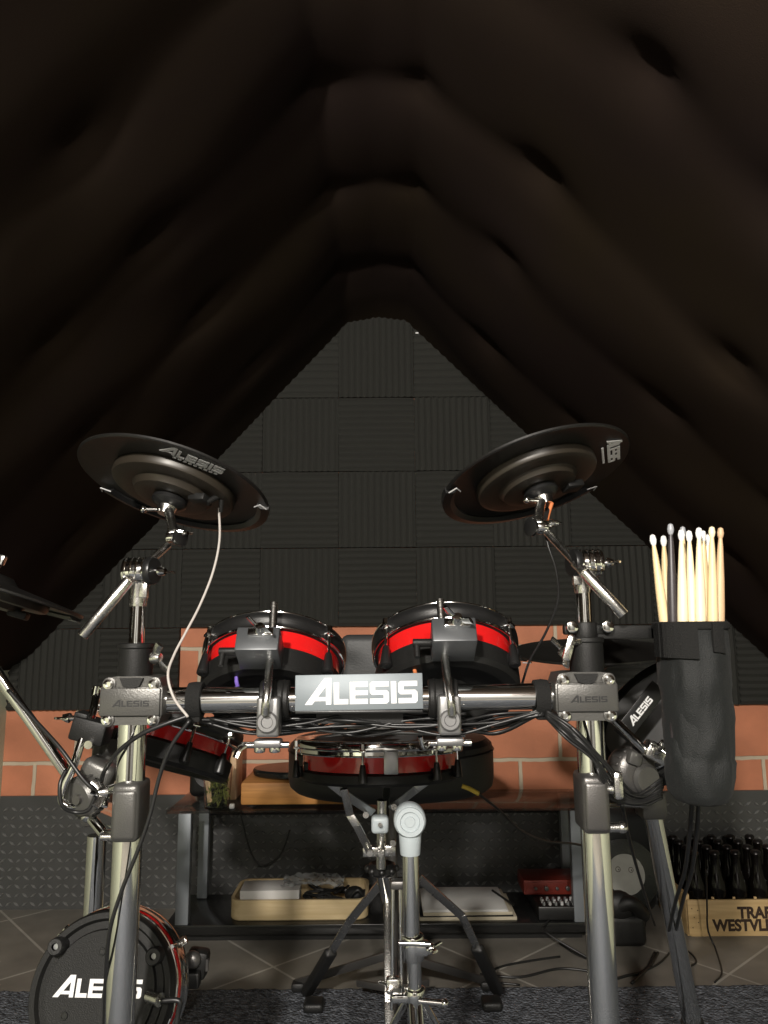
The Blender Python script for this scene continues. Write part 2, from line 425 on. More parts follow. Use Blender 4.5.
for j in range(ny + 1):
    y = Y0 + (D - Y0) * j / ny; row = []
    for i, (s, x, z) in enumerate(rs):
        a = rs[max(0, i - 3)]; b = rs[min(len(rs) - 1, i + 3)]
        t = Vector((b[1] - a[1], 0, b[2] - a[2])).normalized(); n = Vector((t.z, 0, -t.x))
        if n.z > 0: n = -n
        e = min(1, min(s, LL - s) / .1)
        row.append(bm.bm.verts.new(Vector((x, y, z)) + n * sag(s, y) * e))
    grid.append(row)
for a, b in zip(grid, grid[1:]):
    for i in range(len(a) - 1): bm.bm.faces.new((a[i], a[i + 1], b[i + 1], b[i]))
tag(bm.build('ceiling', fabric_mat(), ang=180), kind='structure')
# tiny pale glint of a staple bracket near the ridge by the gable
bm = MB(); p = at(417, 333, D - .03); bm.box(p, (.012, .004, .006), bev=.001)
bm.top('metal_staple', white_print, p, 'tiny bright metal staple at the ridge where the cloth meets the foam', 'staple')

# acoustic foam squares on the gable, checkerboard of upright and level ridges
TS = .2895; foam_rows = [at(378, 626, D).z + TS * (3 - k) for k in range(5)]     # bottom of each row, top row first
xc0 = at(339, 480, D).x
FT = .045
rownames = ['top row', 'second row', 'third row', 'fourth row', 'bottom row']
def colname(c):
    if c == 0: return 'centre column'
    n = ['', 'one', 'two', 'three', 'four', 'five'][abs(c)]
    return '%s %s of centre' % (n, 'left' if c < 0 else 'right')
for r in range(5):
    for c in range(-5, 6):
        if r == 4 and -3 < c < 3: continue
        if r == 4 and c == 3 and False: continue
        x0 = xc0 + c * TS; z0 = foam_rows[r]; hgt = TS if r else .34
        vert = (c + r) % 2 == 0
        w = TS - .0012
        b = bmesh.new(); nr = 12
        prof = []
        for k in range(nr):
            for (f, d_) in ((0, 0), (.22, .3), (.5, 1), (.78, .3)): prof.append(((k + f) / nr, d_))
        prof.append((1, 0))
        L1 = w if vert else hgt - .003; L2 = hgt - .003 if vert else w
        nn = 6 if L2 > 0 else 1; rows = []
        wob = rnd.random() * 10
        for q in range(nn + 1):
            row = []
            for f, d_ in prof:
                aa = f * L1; bb = q / nn * L2; wv = .002 * noise.noise(Vector((bb * 12, wob, f * 2)))
                yy = D - .020 - .010 * d_ - .004 * math.sin(PI * q / nn)
                row.append(b.verts.new((x0 + aa + wv, yy, z0 + bb) if vert else (x0 + bb, yy, z0 + aa + wv)))
            rows.append(row)
        for a_, b_ in zip(rows, rows[1:]):
            for i in range(len(a_) - 1): b.faces.new((a_[i], a_[i + 1], b_[i + 1], b_[i]))
        bes = [e for e in b.edges if e.is_boundary]
        ext = bmesh.ops.extrude_edge_only(b, edges=bes)
        for v in ext['geom']:
            if isinstance(v, bmesh.types.BMVert): v.co.y = D - .001
        # trim to the slopes of the roof
        ok = True
        for (xa, za), (xb, zb) in zip(pts2, pts2[1:]):
            n = Vector((-(zb - za), 0, xb - xa)).normalized()
            if n.z < 0: n = -n
            bmesh.ops.bisect_plane(b, geom=b.verts[:] + b.edges[:] + b.faces[:], plane_co=Vector((xa, 0, za)) - n * .008, plane_no=n, clear_outer=True)
            if not b.verts: ok = False; break
        if ok:
            for X, sg in ((XL + .01, -1), (XR - .01, 1)):
                bmesh.ops.bisect_plane(b, geom=b.verts[:] + b.edges[:] + b.faces[:], plane_co=(X, 0, 0), plane_no=(sg, 0, 0), clear_outer=True)
        if not ok or not b.faces or sum(f.calc_area() for f in b.faces) < .0008: b.free(); continue
        m_ = MB(); m_.bm.free(); m_.bm = b
        full = 'whole square' if sum(f.calc_area() for f in b.faces) > .085 else 'piece cut to the roof slope'
        xs = [v.co.x for v in b.verts]; zs = [v.co.z for v in b.verts]
        m_.top('acoustic_foam_tile', foam_mat, ((min(xs) + max(xs)) / 2, D, min(zs)),
               'foam square with %s ridges, %s, %s%s' % ('upright' if vert else 'level', rownames[r], colname(c), ', trimmed' if full[0] == 'p' else ''),
               'acoustic foam', 'ridged foam tiles covering the gable wall', ang=25)

# chequer-plate rubber along the foot of the gable wall
zt = at(100, 796, D - .02).z
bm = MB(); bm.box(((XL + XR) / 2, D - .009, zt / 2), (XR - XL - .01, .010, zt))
pitch = .0285; nxx = int((XR - XL - .03) / pitch); nzz = int((zt - .01) / pitch)
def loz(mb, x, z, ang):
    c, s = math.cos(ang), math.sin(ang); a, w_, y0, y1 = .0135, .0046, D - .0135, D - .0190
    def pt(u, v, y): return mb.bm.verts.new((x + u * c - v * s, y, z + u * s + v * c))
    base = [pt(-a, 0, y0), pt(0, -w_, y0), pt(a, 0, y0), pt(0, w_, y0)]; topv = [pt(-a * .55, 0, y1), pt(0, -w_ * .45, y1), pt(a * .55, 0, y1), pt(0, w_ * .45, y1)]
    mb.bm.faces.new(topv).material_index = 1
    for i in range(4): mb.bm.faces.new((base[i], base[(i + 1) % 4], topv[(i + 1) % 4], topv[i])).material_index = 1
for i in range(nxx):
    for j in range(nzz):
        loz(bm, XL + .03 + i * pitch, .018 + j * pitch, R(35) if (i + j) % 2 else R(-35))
cpp = bm.build('checker_plate_panel', plate_mat); cpp.data.materials.append(mat('painted_glint_rubber', (.24, .24, .235), .3, .4))  # raised lozenges get a lighter colour, painting in the glints on the rubber
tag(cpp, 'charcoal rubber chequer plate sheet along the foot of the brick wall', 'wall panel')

# rug
bm = MB(); x0, x1, y0, y1 = XL + .04, XR - .04, .35, at(384, 986, 2.1).y
yr = (CAM_H - .012) / math.tan(math.atan((986 - 512) / FPX) - PITCH)
nx, nyy = 230, 260; g = []
for j in range(nyy + 1):
    row = []
    for i in range(nx + 1):
        x = x0 + (x1 - x0) * i / nx; y = -.9 + (yr + .9) * j / nyy
        e = min(i, nx - i, j, nyy - j); z = .012 + .004 * noise.noise(Vector((x * 55, y * 55, 0))) + .002 * noise.noise(Vector((x * 15, y * 15, 4)))
        if e == 0: z = .0005
        if j == nyy: y += .008 * noise.noise(Vector((x * 30, 0, 0)))
        row.append(bm.bm.verts.new((x, y, z)))
    g.append(row)
for a, b in zip(g, g[1:]):
    for i in range(nx): bm.bm.faces.new((a[i], a[i + 1], b[i + 1], b[i]))
bm.bm.faces.new([r[0] for r in g][::-1] + g[0][1:-1] [:0] + [r[-1] for r in g][:0]) if False else None
bm.top('rug', rug_mat(), (0, 1.2, 0), 'dark blue-grey loop pile rug under the drum kit', 'rug', ang=180)
RUGZ = .016

# ------------------------------------------------------------------ drum rack
YP = 1.05; RT = .019
pL = at(136.5, 640, YP); pR = at(585.5, 640, YP)
rackz = at(360, 699, YP).z
rack = thing('drum_rack', (0, YP, RUGZ), 'chrome tube drum rack with black corner clamps standing on the rug', 'drum rack')
for i, p in enumerate((pL, pR)):
    MB().cyl((p.x, YP, RUGZ + .01), (p.x, YP, rackz + .03), RT, seg=40).build('post', chrome, rack)
    MB().cyl((p.x, YP, RUGZ), (p.x, YP, RUGZ + .05), .024, .022, bev=.003).build('rubber_foot', rubber, rack)
    zt_ = at(0, (643 if i == 0 else 636), YP).z if False else at(p.x * 0 + (134 if i == 0 else 586), (643 if i == 0 else 637), YP).z
    bm = MB(); zb = rackz + .025
    bm.lathe([(.0, zb), (.0225, zb), (.0235, zb + .006), (.0235, zt_ - .008), (.0250, zt_ - .006), (.0250, zt_ - .001), (.0225, zt_), (.0, zt_)], Matrix.Translation((p.x, YP, 0)), 40)
    col = bm.build('height_collar', plastic_matt, rack)
    bm = MB(); bm.wing(face_cam((p.x + (.028 if i == 0 else -.030), YP - .012, zt_ - .020 ), 0, R(60), R(70 if i == 0 else -50)), 1.0)
    bm.build('wing_nut', chrome_worn, col)
    # corner clamp
    cx = p.x + (.005 if i == 0 else -.009); zc = rackz + (.001 if i == 0 else .002)
    bm = MB()
    bm.box((cx, YP - .0, zc), (.086, .056, .040), bev=.004)
    for sg in (-1, 1):
        bm.prism([(-.041, 0), (-.036, .013), (-.020, .015), (.020, .015), (.036, .013), (.041, 0)] if sg > 0 else [(-.041, 0), (-.036, -.012), (.036, -.012), (.041, 0)][::-1],
                 .05, face_cam((cx, YP + .025, zc + sg * .0185)))
    bm.box((cx, YP - .0285, zc), (.080, .006, .036), bev=.0015)
    cl = bm.build('rail_clamp', gun if i == 0 else gun, rack)
    bm = MB()
    bm.prism([(-.016 + .0, 0), (.016, 0), (.011, .011), (0, .0145), (-.011, .011)], .004, face_cam((cx, YP - .026, zc + .0165)) @ Matrix.Rotation(PI, 4, 'Z') @ Matrix.Translation((0, -.015, 0)))
    bm.build('clamp_saddle', plastic_matt, cl)
    for sx in (-1, 1):
        for sz in (-1, 1):
            q = Vector((cx + sx * .0305, YP - .0235, zc + sz * .0235))
            bm = MB(); bm.cyl(q + Vector((0, .004, 0)), q + Vector((0, -.004, 0)), .0092, seg=24, bev=.001)
            bs = bm.build('bolt_boss', gun, cl)
            bm = MB(); bm.lathe([(0, 0), (.0066, 0), (.0066, .004), (.0035, .0045), (.0035, .002), (0, .002)], face_cam(q + Vector((0, -.0035, 0))), 20)
            bm.build('hex_bolt', chrome, cl)
    bm = MB(); wordmark(bm, face_cam((cx + .001, YP - .0312, zc - .002), 0, R(-.5)), .050, .0006, .85); bm.build('embossed_wordmark', dark_print, cl)
# front rail
MB().cyl((pL.x, YP, rackz), (pR.x, YP, rackz + .002), RT - .0012, seg=40).build('front_rail', chrome, rack)
# badge
bc = at(359, 692, YP - .022); bm = MB(); bm.box(bc, (.173, .0035, .0475), rot=(R(-6), R(-.6), 0), bev=.001); bdg = bm.build('badge_plate', badge_mat, rack)
bm = MB(); wordmark(bm, face_cam(bc + Vector((.003, -.0018, -.001)), R(-6), R(-.6)), .152, .0008, 1.02); bm.build('badge_lettering', white_print, bdg)
bm = MB()
bm.box(bc + Vector((0, .012, -.026)), (.172, .03, .004), bev=.001); bm.box(bc + Vector((0, .026, -.036)), (.12, .004, .016)); bm.build('badge_bracket', plastic, rack)

# lower clamps, side rails, rear legs
lowL = at(133, 808, YP); lowR = at(587, 800, YP)
for i, q in enumerate((lowL, lowR)):
    px = (pL if i == 0 else pR).x
    bm = MB(); s = -1 if i == 0 else 1
    px += .004 if i == 0 else -.004
    bm.box((px, YP - .004, q.z), (.036, .056, .074), bev=.007, seg=3)
    bm.box((px, YP - .024, q.z - .002), (.032, .02, .064), bev=.006, seg=3)
    lc = bm.build('lower_clamp', gun if i == 0 else dark_steel, rack)
    bm = MB()
    if i == 1:
        b2 = MB(); b2.cyl((px + .014, YP - .022, q.z - .030), (px + .034, YP - .022, q.z - .030), .006); b2.ball((px + .034, YP - .022, q.z - .030), .0075); b2.build('clamp_bolt', chrome_worn, lc)
    if i == 0:
        b2 = MB(); b2.cyl((px - .036, YP - .01, q.z - .034), (px - .01, YP - .01, q.z - .034), .005); b2.build('clamp_bolt', chrome_worn, lc)
        bm.wing(face_cam((px - .030, YP - .014, q.z + .024), 0, R(50), R(-60)), .9)
    else:
        bm.box((px + .030, YP - .028, q.z + .024), (.013, .010, .036), bev=.0045); bm.cyl((px + .02, YP - .02, q.z + .018), (px + .034, YP - .028, q.z + .018), .006)
    bm.build('clamp_lever', chrome_worn, lc)
rl = at(97, 835, 1.62)
MB().cyl((pL.x - .008, YP + .03, lowL.z - .025), (rl.x, 1.62, lowL.z - .13), RT, seg=32).build('side_rail', chrome, rack)
MB().cyl((rl.x, 1.62, RUGZ + .01), (rl.x, 1.62, rl.z + .0), RT, seg=32).build('rear_leg', chrome, rack)
MB().box((rl.x, 1.62, lowL.z - .13), (.055, .055, .06), bev=.008).build('rear_clamp', gun, rack)
MB().cyl((rl.x, 1.62, RUGZ), (rl.x, 1.62, RUGZ + .05), .024, .022, bev=.003).build('rubber_foot', rubber, rack)
t0, t1 = at(647, 785, 1.72), at(697, 1056, 1.80); t1.z = RUGZ + .025
MB().cyl(t0, t1, .0200, seg=32).build('rear_leg', chrome, rack)
MB().cyl(t1 + (t0 - t1).normalized() * .05, t1 + (t1 - t0).normalized() * .02, .025, .022, bev=.003).build('rubber_foot', rubber, rack)
MB().cyl((pR.x + .012, YP + .03, lowR.z + .0), t0 + (t1 - t0) * .06, RT - .002, seg=32).build('side_rail', chrome, rack)
MB().box(t0 + (t1 - t0) * .07, (.056, .06, .06), bev=.008).build('rear_clamp', gun, rack)

# hook-and-loop straps on the rail
for px_, lab in ((196, 'black hook-and-loop strap round the rail beside the left clamp'), (541, 'black hook-and-loop strap round the rail beside the right clamp')):
    q = at(px_, 700, YP); bm = MB(); q.z = rackz
    bm.lathe([(RT, -.0095), (RT + .005, -.0095), (RT + .0062, 0), (RT + .005, .0095), (RT, .0095)], frame(q, q + Vector((1, 0, 0))), 28, closed=True)
    bm.box(q + Vector((0, -.006, -.022)), (.018, .012, .014), bev=.003)
    bm.top('cable_strap', strap_mat, q, lab, 'strap', 'straps round the rack rail')

# ------------------------------------------------------------------ tom pads
def drum_pad(name, r, h, label, cat, bracket=True, bt=.030, shell=None, hoop=None, lugs=(-52, 52, 128, -128, 180), group=None):
    root = thing(name, (0, 0, 0), label, cat, group)
    kw = dict(parent=root, world=False)
    bm = MB()
    hz = h / 2
    # shell: red band between black hoop and black base
    bm.lathe([(r * .96, hz - .02), (r * .97, hz - .02), (r * .97, -hz + bt - .002), (r * .96, -hz + bt - .002)], None, 64, closed=True); bm.build('shell', shell or red, **kw)
    bm = MB(); bm.lathe([(r * .90, hz + .001), (r * 1.0, hz + .006), (r * 1.05, hz + .006), (r * 1.07, hz + .0), (r * 1.07, hz - .008), (r * 1.045, hz - .012), (r * 1.045, hz - .018), (r * .96, hz - .022), (r * .9, hz - .01)], None, 64, closed=True)
    hp = bm.build('hoop', hoop or plastic, **kw)
    bm = MB(); bm.torus(Matrix.Translation((0, 0, hz - .020)), r * 1.035, .0022, 64, 8); bm.torus(Matrix.Translation((0, 0, hz + .005)), r * 1.05, .0014, 64, 8)
    bm.build('chrome_rim', chrome, hp, world=False)
    bm = MB(); bm.lathe([(0, hz + .000), (r * .92, hz + .000), (r * .92, hz - .003), (0, hz - .003)], None, 64); bm.build('drum_head', mesh_head, **kw)
    bm = MB(); bm.lathe([(r * .97, -hz + bt), (r * 1.02, -hz + bt - .004), (r * 1.02, -hz + .0), (r * .97, -hz - .006), (r * .80, -hz - .006), (r * .78, -hz + .004), (r * .3, -hz + .004), (r * .28, -hz - .002), (0, -hz - .002)], None, 64); bm.build('base_ring', plastic_matt, **kw)
    for a in lugs:
        th = R(a - 90); d = Vector((math.cos(th), math.sin(th), 0))
        p0 = d * r * 1.05
        bm = MB(); bm.lathe([(0, -.026), (.0062, -.026), (.0085, -.024), (.0085, -.021), (.0050, .004), (.004, .007), (0, .007)], Matrix.Translation(p0 + Vector((0, 0, -hz + .028)) + d * .004), 20)
        bm.box(p0 + Vector((0, 0, -hz + .016)) - d * .004, (.008, .010, .016), rot=(0, 0, th + PI / 2), bev=.002)
        lg = bm.build('lug', plastic, **kw)
        bm = MB(); bm.cyl(p0 + d * .004 + Vector((0, 0, -hz + .03)), p0 + d * .004 + Vector((0, 0, hz - .004)), .0024, seg=10)
        bm.box(p0 + d * .003 + Vector((0, 0, hz - .010)), (.013, .014, .005), rot=(0, 0, th + PI / 2), bev=.0015); bm.cyl(p0 + d * .004 + Vector((0, 0, hz - .008)), p0 + d * .004 + Vector((0, 0, hz + .003)), .0042, seg=6)
        bm.build('tension_rod', chrome, lg, world=False)
    if bracket:
        bm = MB(); y0 = -r * 1.0
        bm.box((0, y0 - .024, -.030), (.056, .052, .036), bev=.002)
        bk = bm.build('mount_bracket', steel_bracket, **kw)
        bm = MB(); bm.box((.004, y0 - .052, -.022), (.034, .006, .012), bev=.002); bm.wing(Matrix.Translation((.004, y0 - .054, -.020)) @ Euler((PI / 2, R(35), 0)).to_matrix().to_4x4(), .9); bm.build('wing_nut', chrome, bk, world=False)
        bm = MB(); bm.cyl((-.052, y0 - .030, -.038), (-.026, y0 - .030, -.038), .0055, seg=16, bev=.001); bm.cyl((-.047, y0 - .030, -.036), (-.047, y0 - .030, -.060), .0045, .0035, seg=12)
        bm.build('jack_plug', plastic_matt, bk, world=False)
    return root
satin = mat('satin_grey_metal', (.26, .26, .26), .4, .8, rvar=.08)
steel_bracket = mat('dark_satin_metal', (.085, .09, .095), .40, .45, rvar=.05)

TOMTILT = R(-32)
tomL = drum_pad('tom_pad', .100, .078, 'red and black tom pad on the left above the rail, left of the badge', 'drum pad')
tomL.scale = (1.05, 1.05, 1.0); tomL.location = at(273, 675, 1.17); tomL.rotation_euler = (TOMTILT, 0, 0); tomL['group'] = 'red tom pads above the rail'
tomR = copy_tree(tomL); tomR.location = at(446, 668, 1.17); tomR['label'] = 'red and black tom pad on the right above the rail, right of the badge'
tomR.scale = (1.08, 1.08, 1.03)

# L-rods and rail clamps holding the toms
for i, (cx_, lab) in enumerate(((267, 'black rail clamp with bent rod under the left upper tom'), (447, 'black rail clamp with bent rod under the right upper tom'))):
    base = at(cx_, 700, YP); base.z = rackz
    root = thing('tom_mount', base, lab, 'drum mount', 'clamps that hold the upper toms to the rail')
    ax = Vector((1, 0, 0)); q = Vector((base.x + (.012 if i == 0 else -.006), YP, rackz))
    bm = MB(); bm.lathe([(RT, -.020), (.025, -.020), (.0265, -.018), (.0265, .018), (.025, .020), (RT, .020)], frame(q - ax * 0, q + ax), 36, closed=True)
    for o_ in (-.012, .0, .012): bm.torus(frame(q + ax * o_, q + ax * (o_ + .1)), .0265, .0015, 36, 6)
    bm.build('clamp_collar', plastic_matt, root)
    hb = at(cx_ + .5, 722, 1.005) if i == 0 else at(450, 720, 1.005)
    bm = MB(); bm.box(hb + Vector((0, .014, .006)), (.030, .030, .052), bev=.004, seg=3); bm.box(hb + Vector((0, .010, -.028)), (.036, .026, .010), bev=.003)
    bm.build('hinge_block', satin, root)
    bm = MB(); bm.lathe([(.0, 0), (.0142, 0), (.0142, .004), (.012, .006), (.008, .006), (.007, .004), (0, .004)], face_cam(hb), 28); bm.torus(face_cam(hb + Vector((0, -.004, 0))), .011, .0015, 28, 6)
    bm.build('toothed_washer', satin, root)
    dx = 7 if i == 0 else -7
    top_ = at(274 if i == 0 else 440, 603 if i == 0 else 600, 1.075)
    bm = MB(); bm.tube([top_, at(272 if i == 0 else 443, 640, 1.052), at(270 if i == 0 else 445, 660, 1.036), at(268.5 if i == 0 else 447, 676, 1.014), at(267.5 if i == 0 else 449, 690, .996), at(266 if i == 0 else 451, 702, .990), at(265 if i == 0 else 452, 714, .994)], .0057, 12)
    bm.build('bent_rod', chrome_worn, root)
    bm = MB(); z_ = hb.z - .030
    bm.cyl((hb.x - .034, hb.y + .006, z_), (hb.x + .028, hb.y + .006, z_), .0042, seg=14)
    s = -1 if i == 0 else -1
    for o_ in (-.011, .009): bm.cyl((hb.x + o_, hb.y + .008, z_ - .010), (hb.x + o_, hb.y + .008, z_ + .004), .0075, seg=18, bev=.002)
    bm.tube([(hb.x - .030, hb.y + .004, z_), (hb.x - .036, hb.y - .002, z_ - .004), (hb.x - .040, hb.y - .006, z_ - .014 if i == 0 else z_ + .010)], (.0045, .003), 10)
    bm.build('wing_bolt', chrome, root)
    # coloured cable sleeve by the jack
    jx = 236 if i == 0 else 414
    bm = MB(); bm.tube([at(jx, 662 if i == 0 else 655, 1.09), at(jx, 672 if i == 0 else 664, 1.085), at(jx + 1, 684 if i == 0 else 672, 1.08), at(jx + 8, 705, 1.10)], .0028, 8)
    bm.top('jack_cable', purple if i == 0 else copper, at(jx + 8, 705, 1.10), ('violet' if i == 0 else 'orange') + ' cable sleeve dropping from the jack of the ' + ('left' if i == 0 else 'right') + ' upper tom', 'cable')

# lower left tom (behind the rail)
low = drum_pad('tom_pad', .120, .072, 'red tom pad hanging low behind the left end of the rail', 'drum pad', bracket=False, lugs=(-75, -20, 30, 62, 150, -150))
low.location = at(166, 741, 1.34); low.rotation_euler = Euler((R(-16), R(14), 0))

# black pad seen edge-on to the right with wordmark
sidep = drum_pad('tom_pad', .118, .062, 'black tom pad turned on edge behind the stick bag', 'drum pad', bracket=False, shell=plastic, lugs=(-60, 0, 60, 120, 180, -120))
sidep.location = at(662, 722, 1.42)
sidep.rotation_euler = Euler((R(4), R(-48), R(12)))
a0 = at(629, 724, 1.26); a1 = at(655, 691, 1.26)
# wordmark strip riding on that pad's side
bm = MB(); mid = at(640, 711, 1.285); bm.box((0, 0, 0), (.108, .004, .030), bev=.001, M=face_cam(mid, 0, R(-49)) @ Matrix.Rotation(PI / 2, 4, 'X'))
st = bm.build('name_strip', plastic, None)
bm = MB(); wordmark(bm, face_cam(mid + Vector((0, -.0022, 0)), 0, R(-49)), .056, .0006, 1.1); wm = bm.build('strip_lettering', white_print, None)
bpy.context.view_layer.update()
def adopt(o, parent):
    """put a mesh made in room coordinates under a rotated thing"""
    M = Matrix.LocRotScale(parent.location, parent.rotation_euler, parent.scale)
    if parent.parent is not None: M = Matrix.LocRotScale(parent.parent.location, parent.parent.rotation_euler, parent.parent.scale) @ M
    o.data.transform(M.inverted()); o.parent = parent
adopt(st, sidep); adopt(wm, st)

# ------------------------------------------------------------------ cymbal pads
def cymbal(name, r, label, group):
    root = thing(name, (0, 0, 0), label, 'cymbal pad', group); kw = dict(parent=root, world=False)
    bm = MB()
    bm.lathe([(.012, .030), (.03, .027), (.042, .016), (r * .6, .010), (r * .95, .0035), (r, .0015), (r, -.0015), (r * .985, -.003), (r * .9, -.001), (r * .62, .002), (.012, .004)], None, 96, closed=True)
    bm.build('playing_surface', cym_rubber, **kw)
    bm = MB(); bm.lathe([(r * .64, .003), (r * .64, -.008), (r * .625, -.012), (r * .58, -.014), (r * .42, -.013), (r * .40, -.016), (r * .38, -.022), (r * .30, -.024), (r * .18, -.022), (0, -.022)], None, 80); bm.build('underside_plate', cym_plastic, **kw)
    # thicker front half with a stepped edge
    bm = MB(); n = 60; rr = [(r * 1.006, .0035), (r * 1.012, 0), (r * 1.008, -.0065), (r * .93, -.0085), (r * .88, -.0035), (r * .88, .001)]
    rings = []
    for k in range(n + 1):
        th = R(14) + R(152) * k / n
        rings.append([bm.bm.verts.new((a * math.cos(th), a * math.sin(th), z)) for a, z in rr])
    for a, b in zip(rings, rings[1:]):
        for i in range(len(rr)): bm.bm.faces.new((a[i], a[(i + 1) % len(rr)], b[(i + 1) % len(rr)], b[i]))
    bm.bm.faces.new(rings[0]); bm.bm.faces.new(rings[-1][::-1])
    bm.build('choke_grip', plastic, **kw)
    bm = MB(); bm.lathe([(0, -.020), (.026, -.020), (.028, -.030), (.022, -.036), (.014, -.038), (0, -.038)], None, 32); bm.build('hub', plastic, **kw)
    bm = MB(); bm.box((.058, -.012, -.024), (.030, .026, .012), rot=(0, 0, R(-10)), bev=.003); bm.build('jack_box', plastic_matt, **kw)
    bm = MB()
    for th in (R(12), R(168)):
        s = -1 if th < PI * .5 else 1
        for (a0, a1, b0, b1) in ((r * .87, r * .945, th, th + s * R(5)), (r * .945, r * .995, th + s * R(5), th)):
            bm.tube([(a0 * math.cos(b0), a0 * math.sin(b0), -.009), (a1 * math.cos(b1), a1 * math.sin(b1), -.009)], .0011, 6, smooth=False)
    bm.build('chevron_mark', grey_print, **kw)
    return root
CR = .152
cyL = cymbal('cymbal_pad', CR, 'black cymbal pad high on the left, tilted down to the right', 'cymbal pads above the rack')
def cym_logo(root, ang, width, rad, m, flip=0, sub=True):
    # lies on the underside: local z downwards
    M = Matrix.Rotation(ang, 4, 'Z') @ Matrix.Translation((0, -rad, -.0012)) @ Matrix.Rotation(PI, 4, 'X')
    bm = MB(); wordmark(bm, M, width, .0016, 1.25)
    if sub:
        g = [(-width * .25 + width * .75 * k / 9, width * .75 * k / 9) for k in range(9)]
        for a, _ in g: bm.box((a, -.017, .0008), (width * .055, .0035, .0014), M=M)
    bm.build('wordmark', m, root, world=False)
cyL.location = at(175, 486, 1.15); cyL.rotation_euler = (Euler((R(-15.5), R(12.5), 0)).to_matrix() @ Matrix.Rotation(R(-14), 3, 'Z')).to_euler()
cyR = copy_tree(cyL); cyR['label'] = 'black cymbal pad high on the right, tilted down to the left'
cyR.location = at(535, 477, 1.15); cyR.rotation_euler = (Euler((R(-14.5), R(-14), 0)).to_matrix() @ Matrix.Rotation(R(29), 3, 'Z')).to_euler()
cy3 = copy_tree(cyL); cy3['label'] = 'black cymbal pad cut off by the left edge of the photo'; cy3['group'] = 'low cymbal pads at the sides'
cy3.location = at(-12, 590, 1.20); cy3.rotation_euler = Euler((R(-2), R(17), R(20)))
cy4 = copy_tree(cyL); cy4['label'] = 'flat black cymbal pad behind the right post and stick bag holder'; cy4['group'] = 'low cymbal pads at the sides'
cy4.location = at(592, 651, 1.46); cy4.rotation_euler = Euler((R(5), R(-5), R(30)))
cym_logo(cyL, R(38), .094, CR * .82, grey_print)
cym_logo(cyR, R(47), .084, CR * .83, white_print)

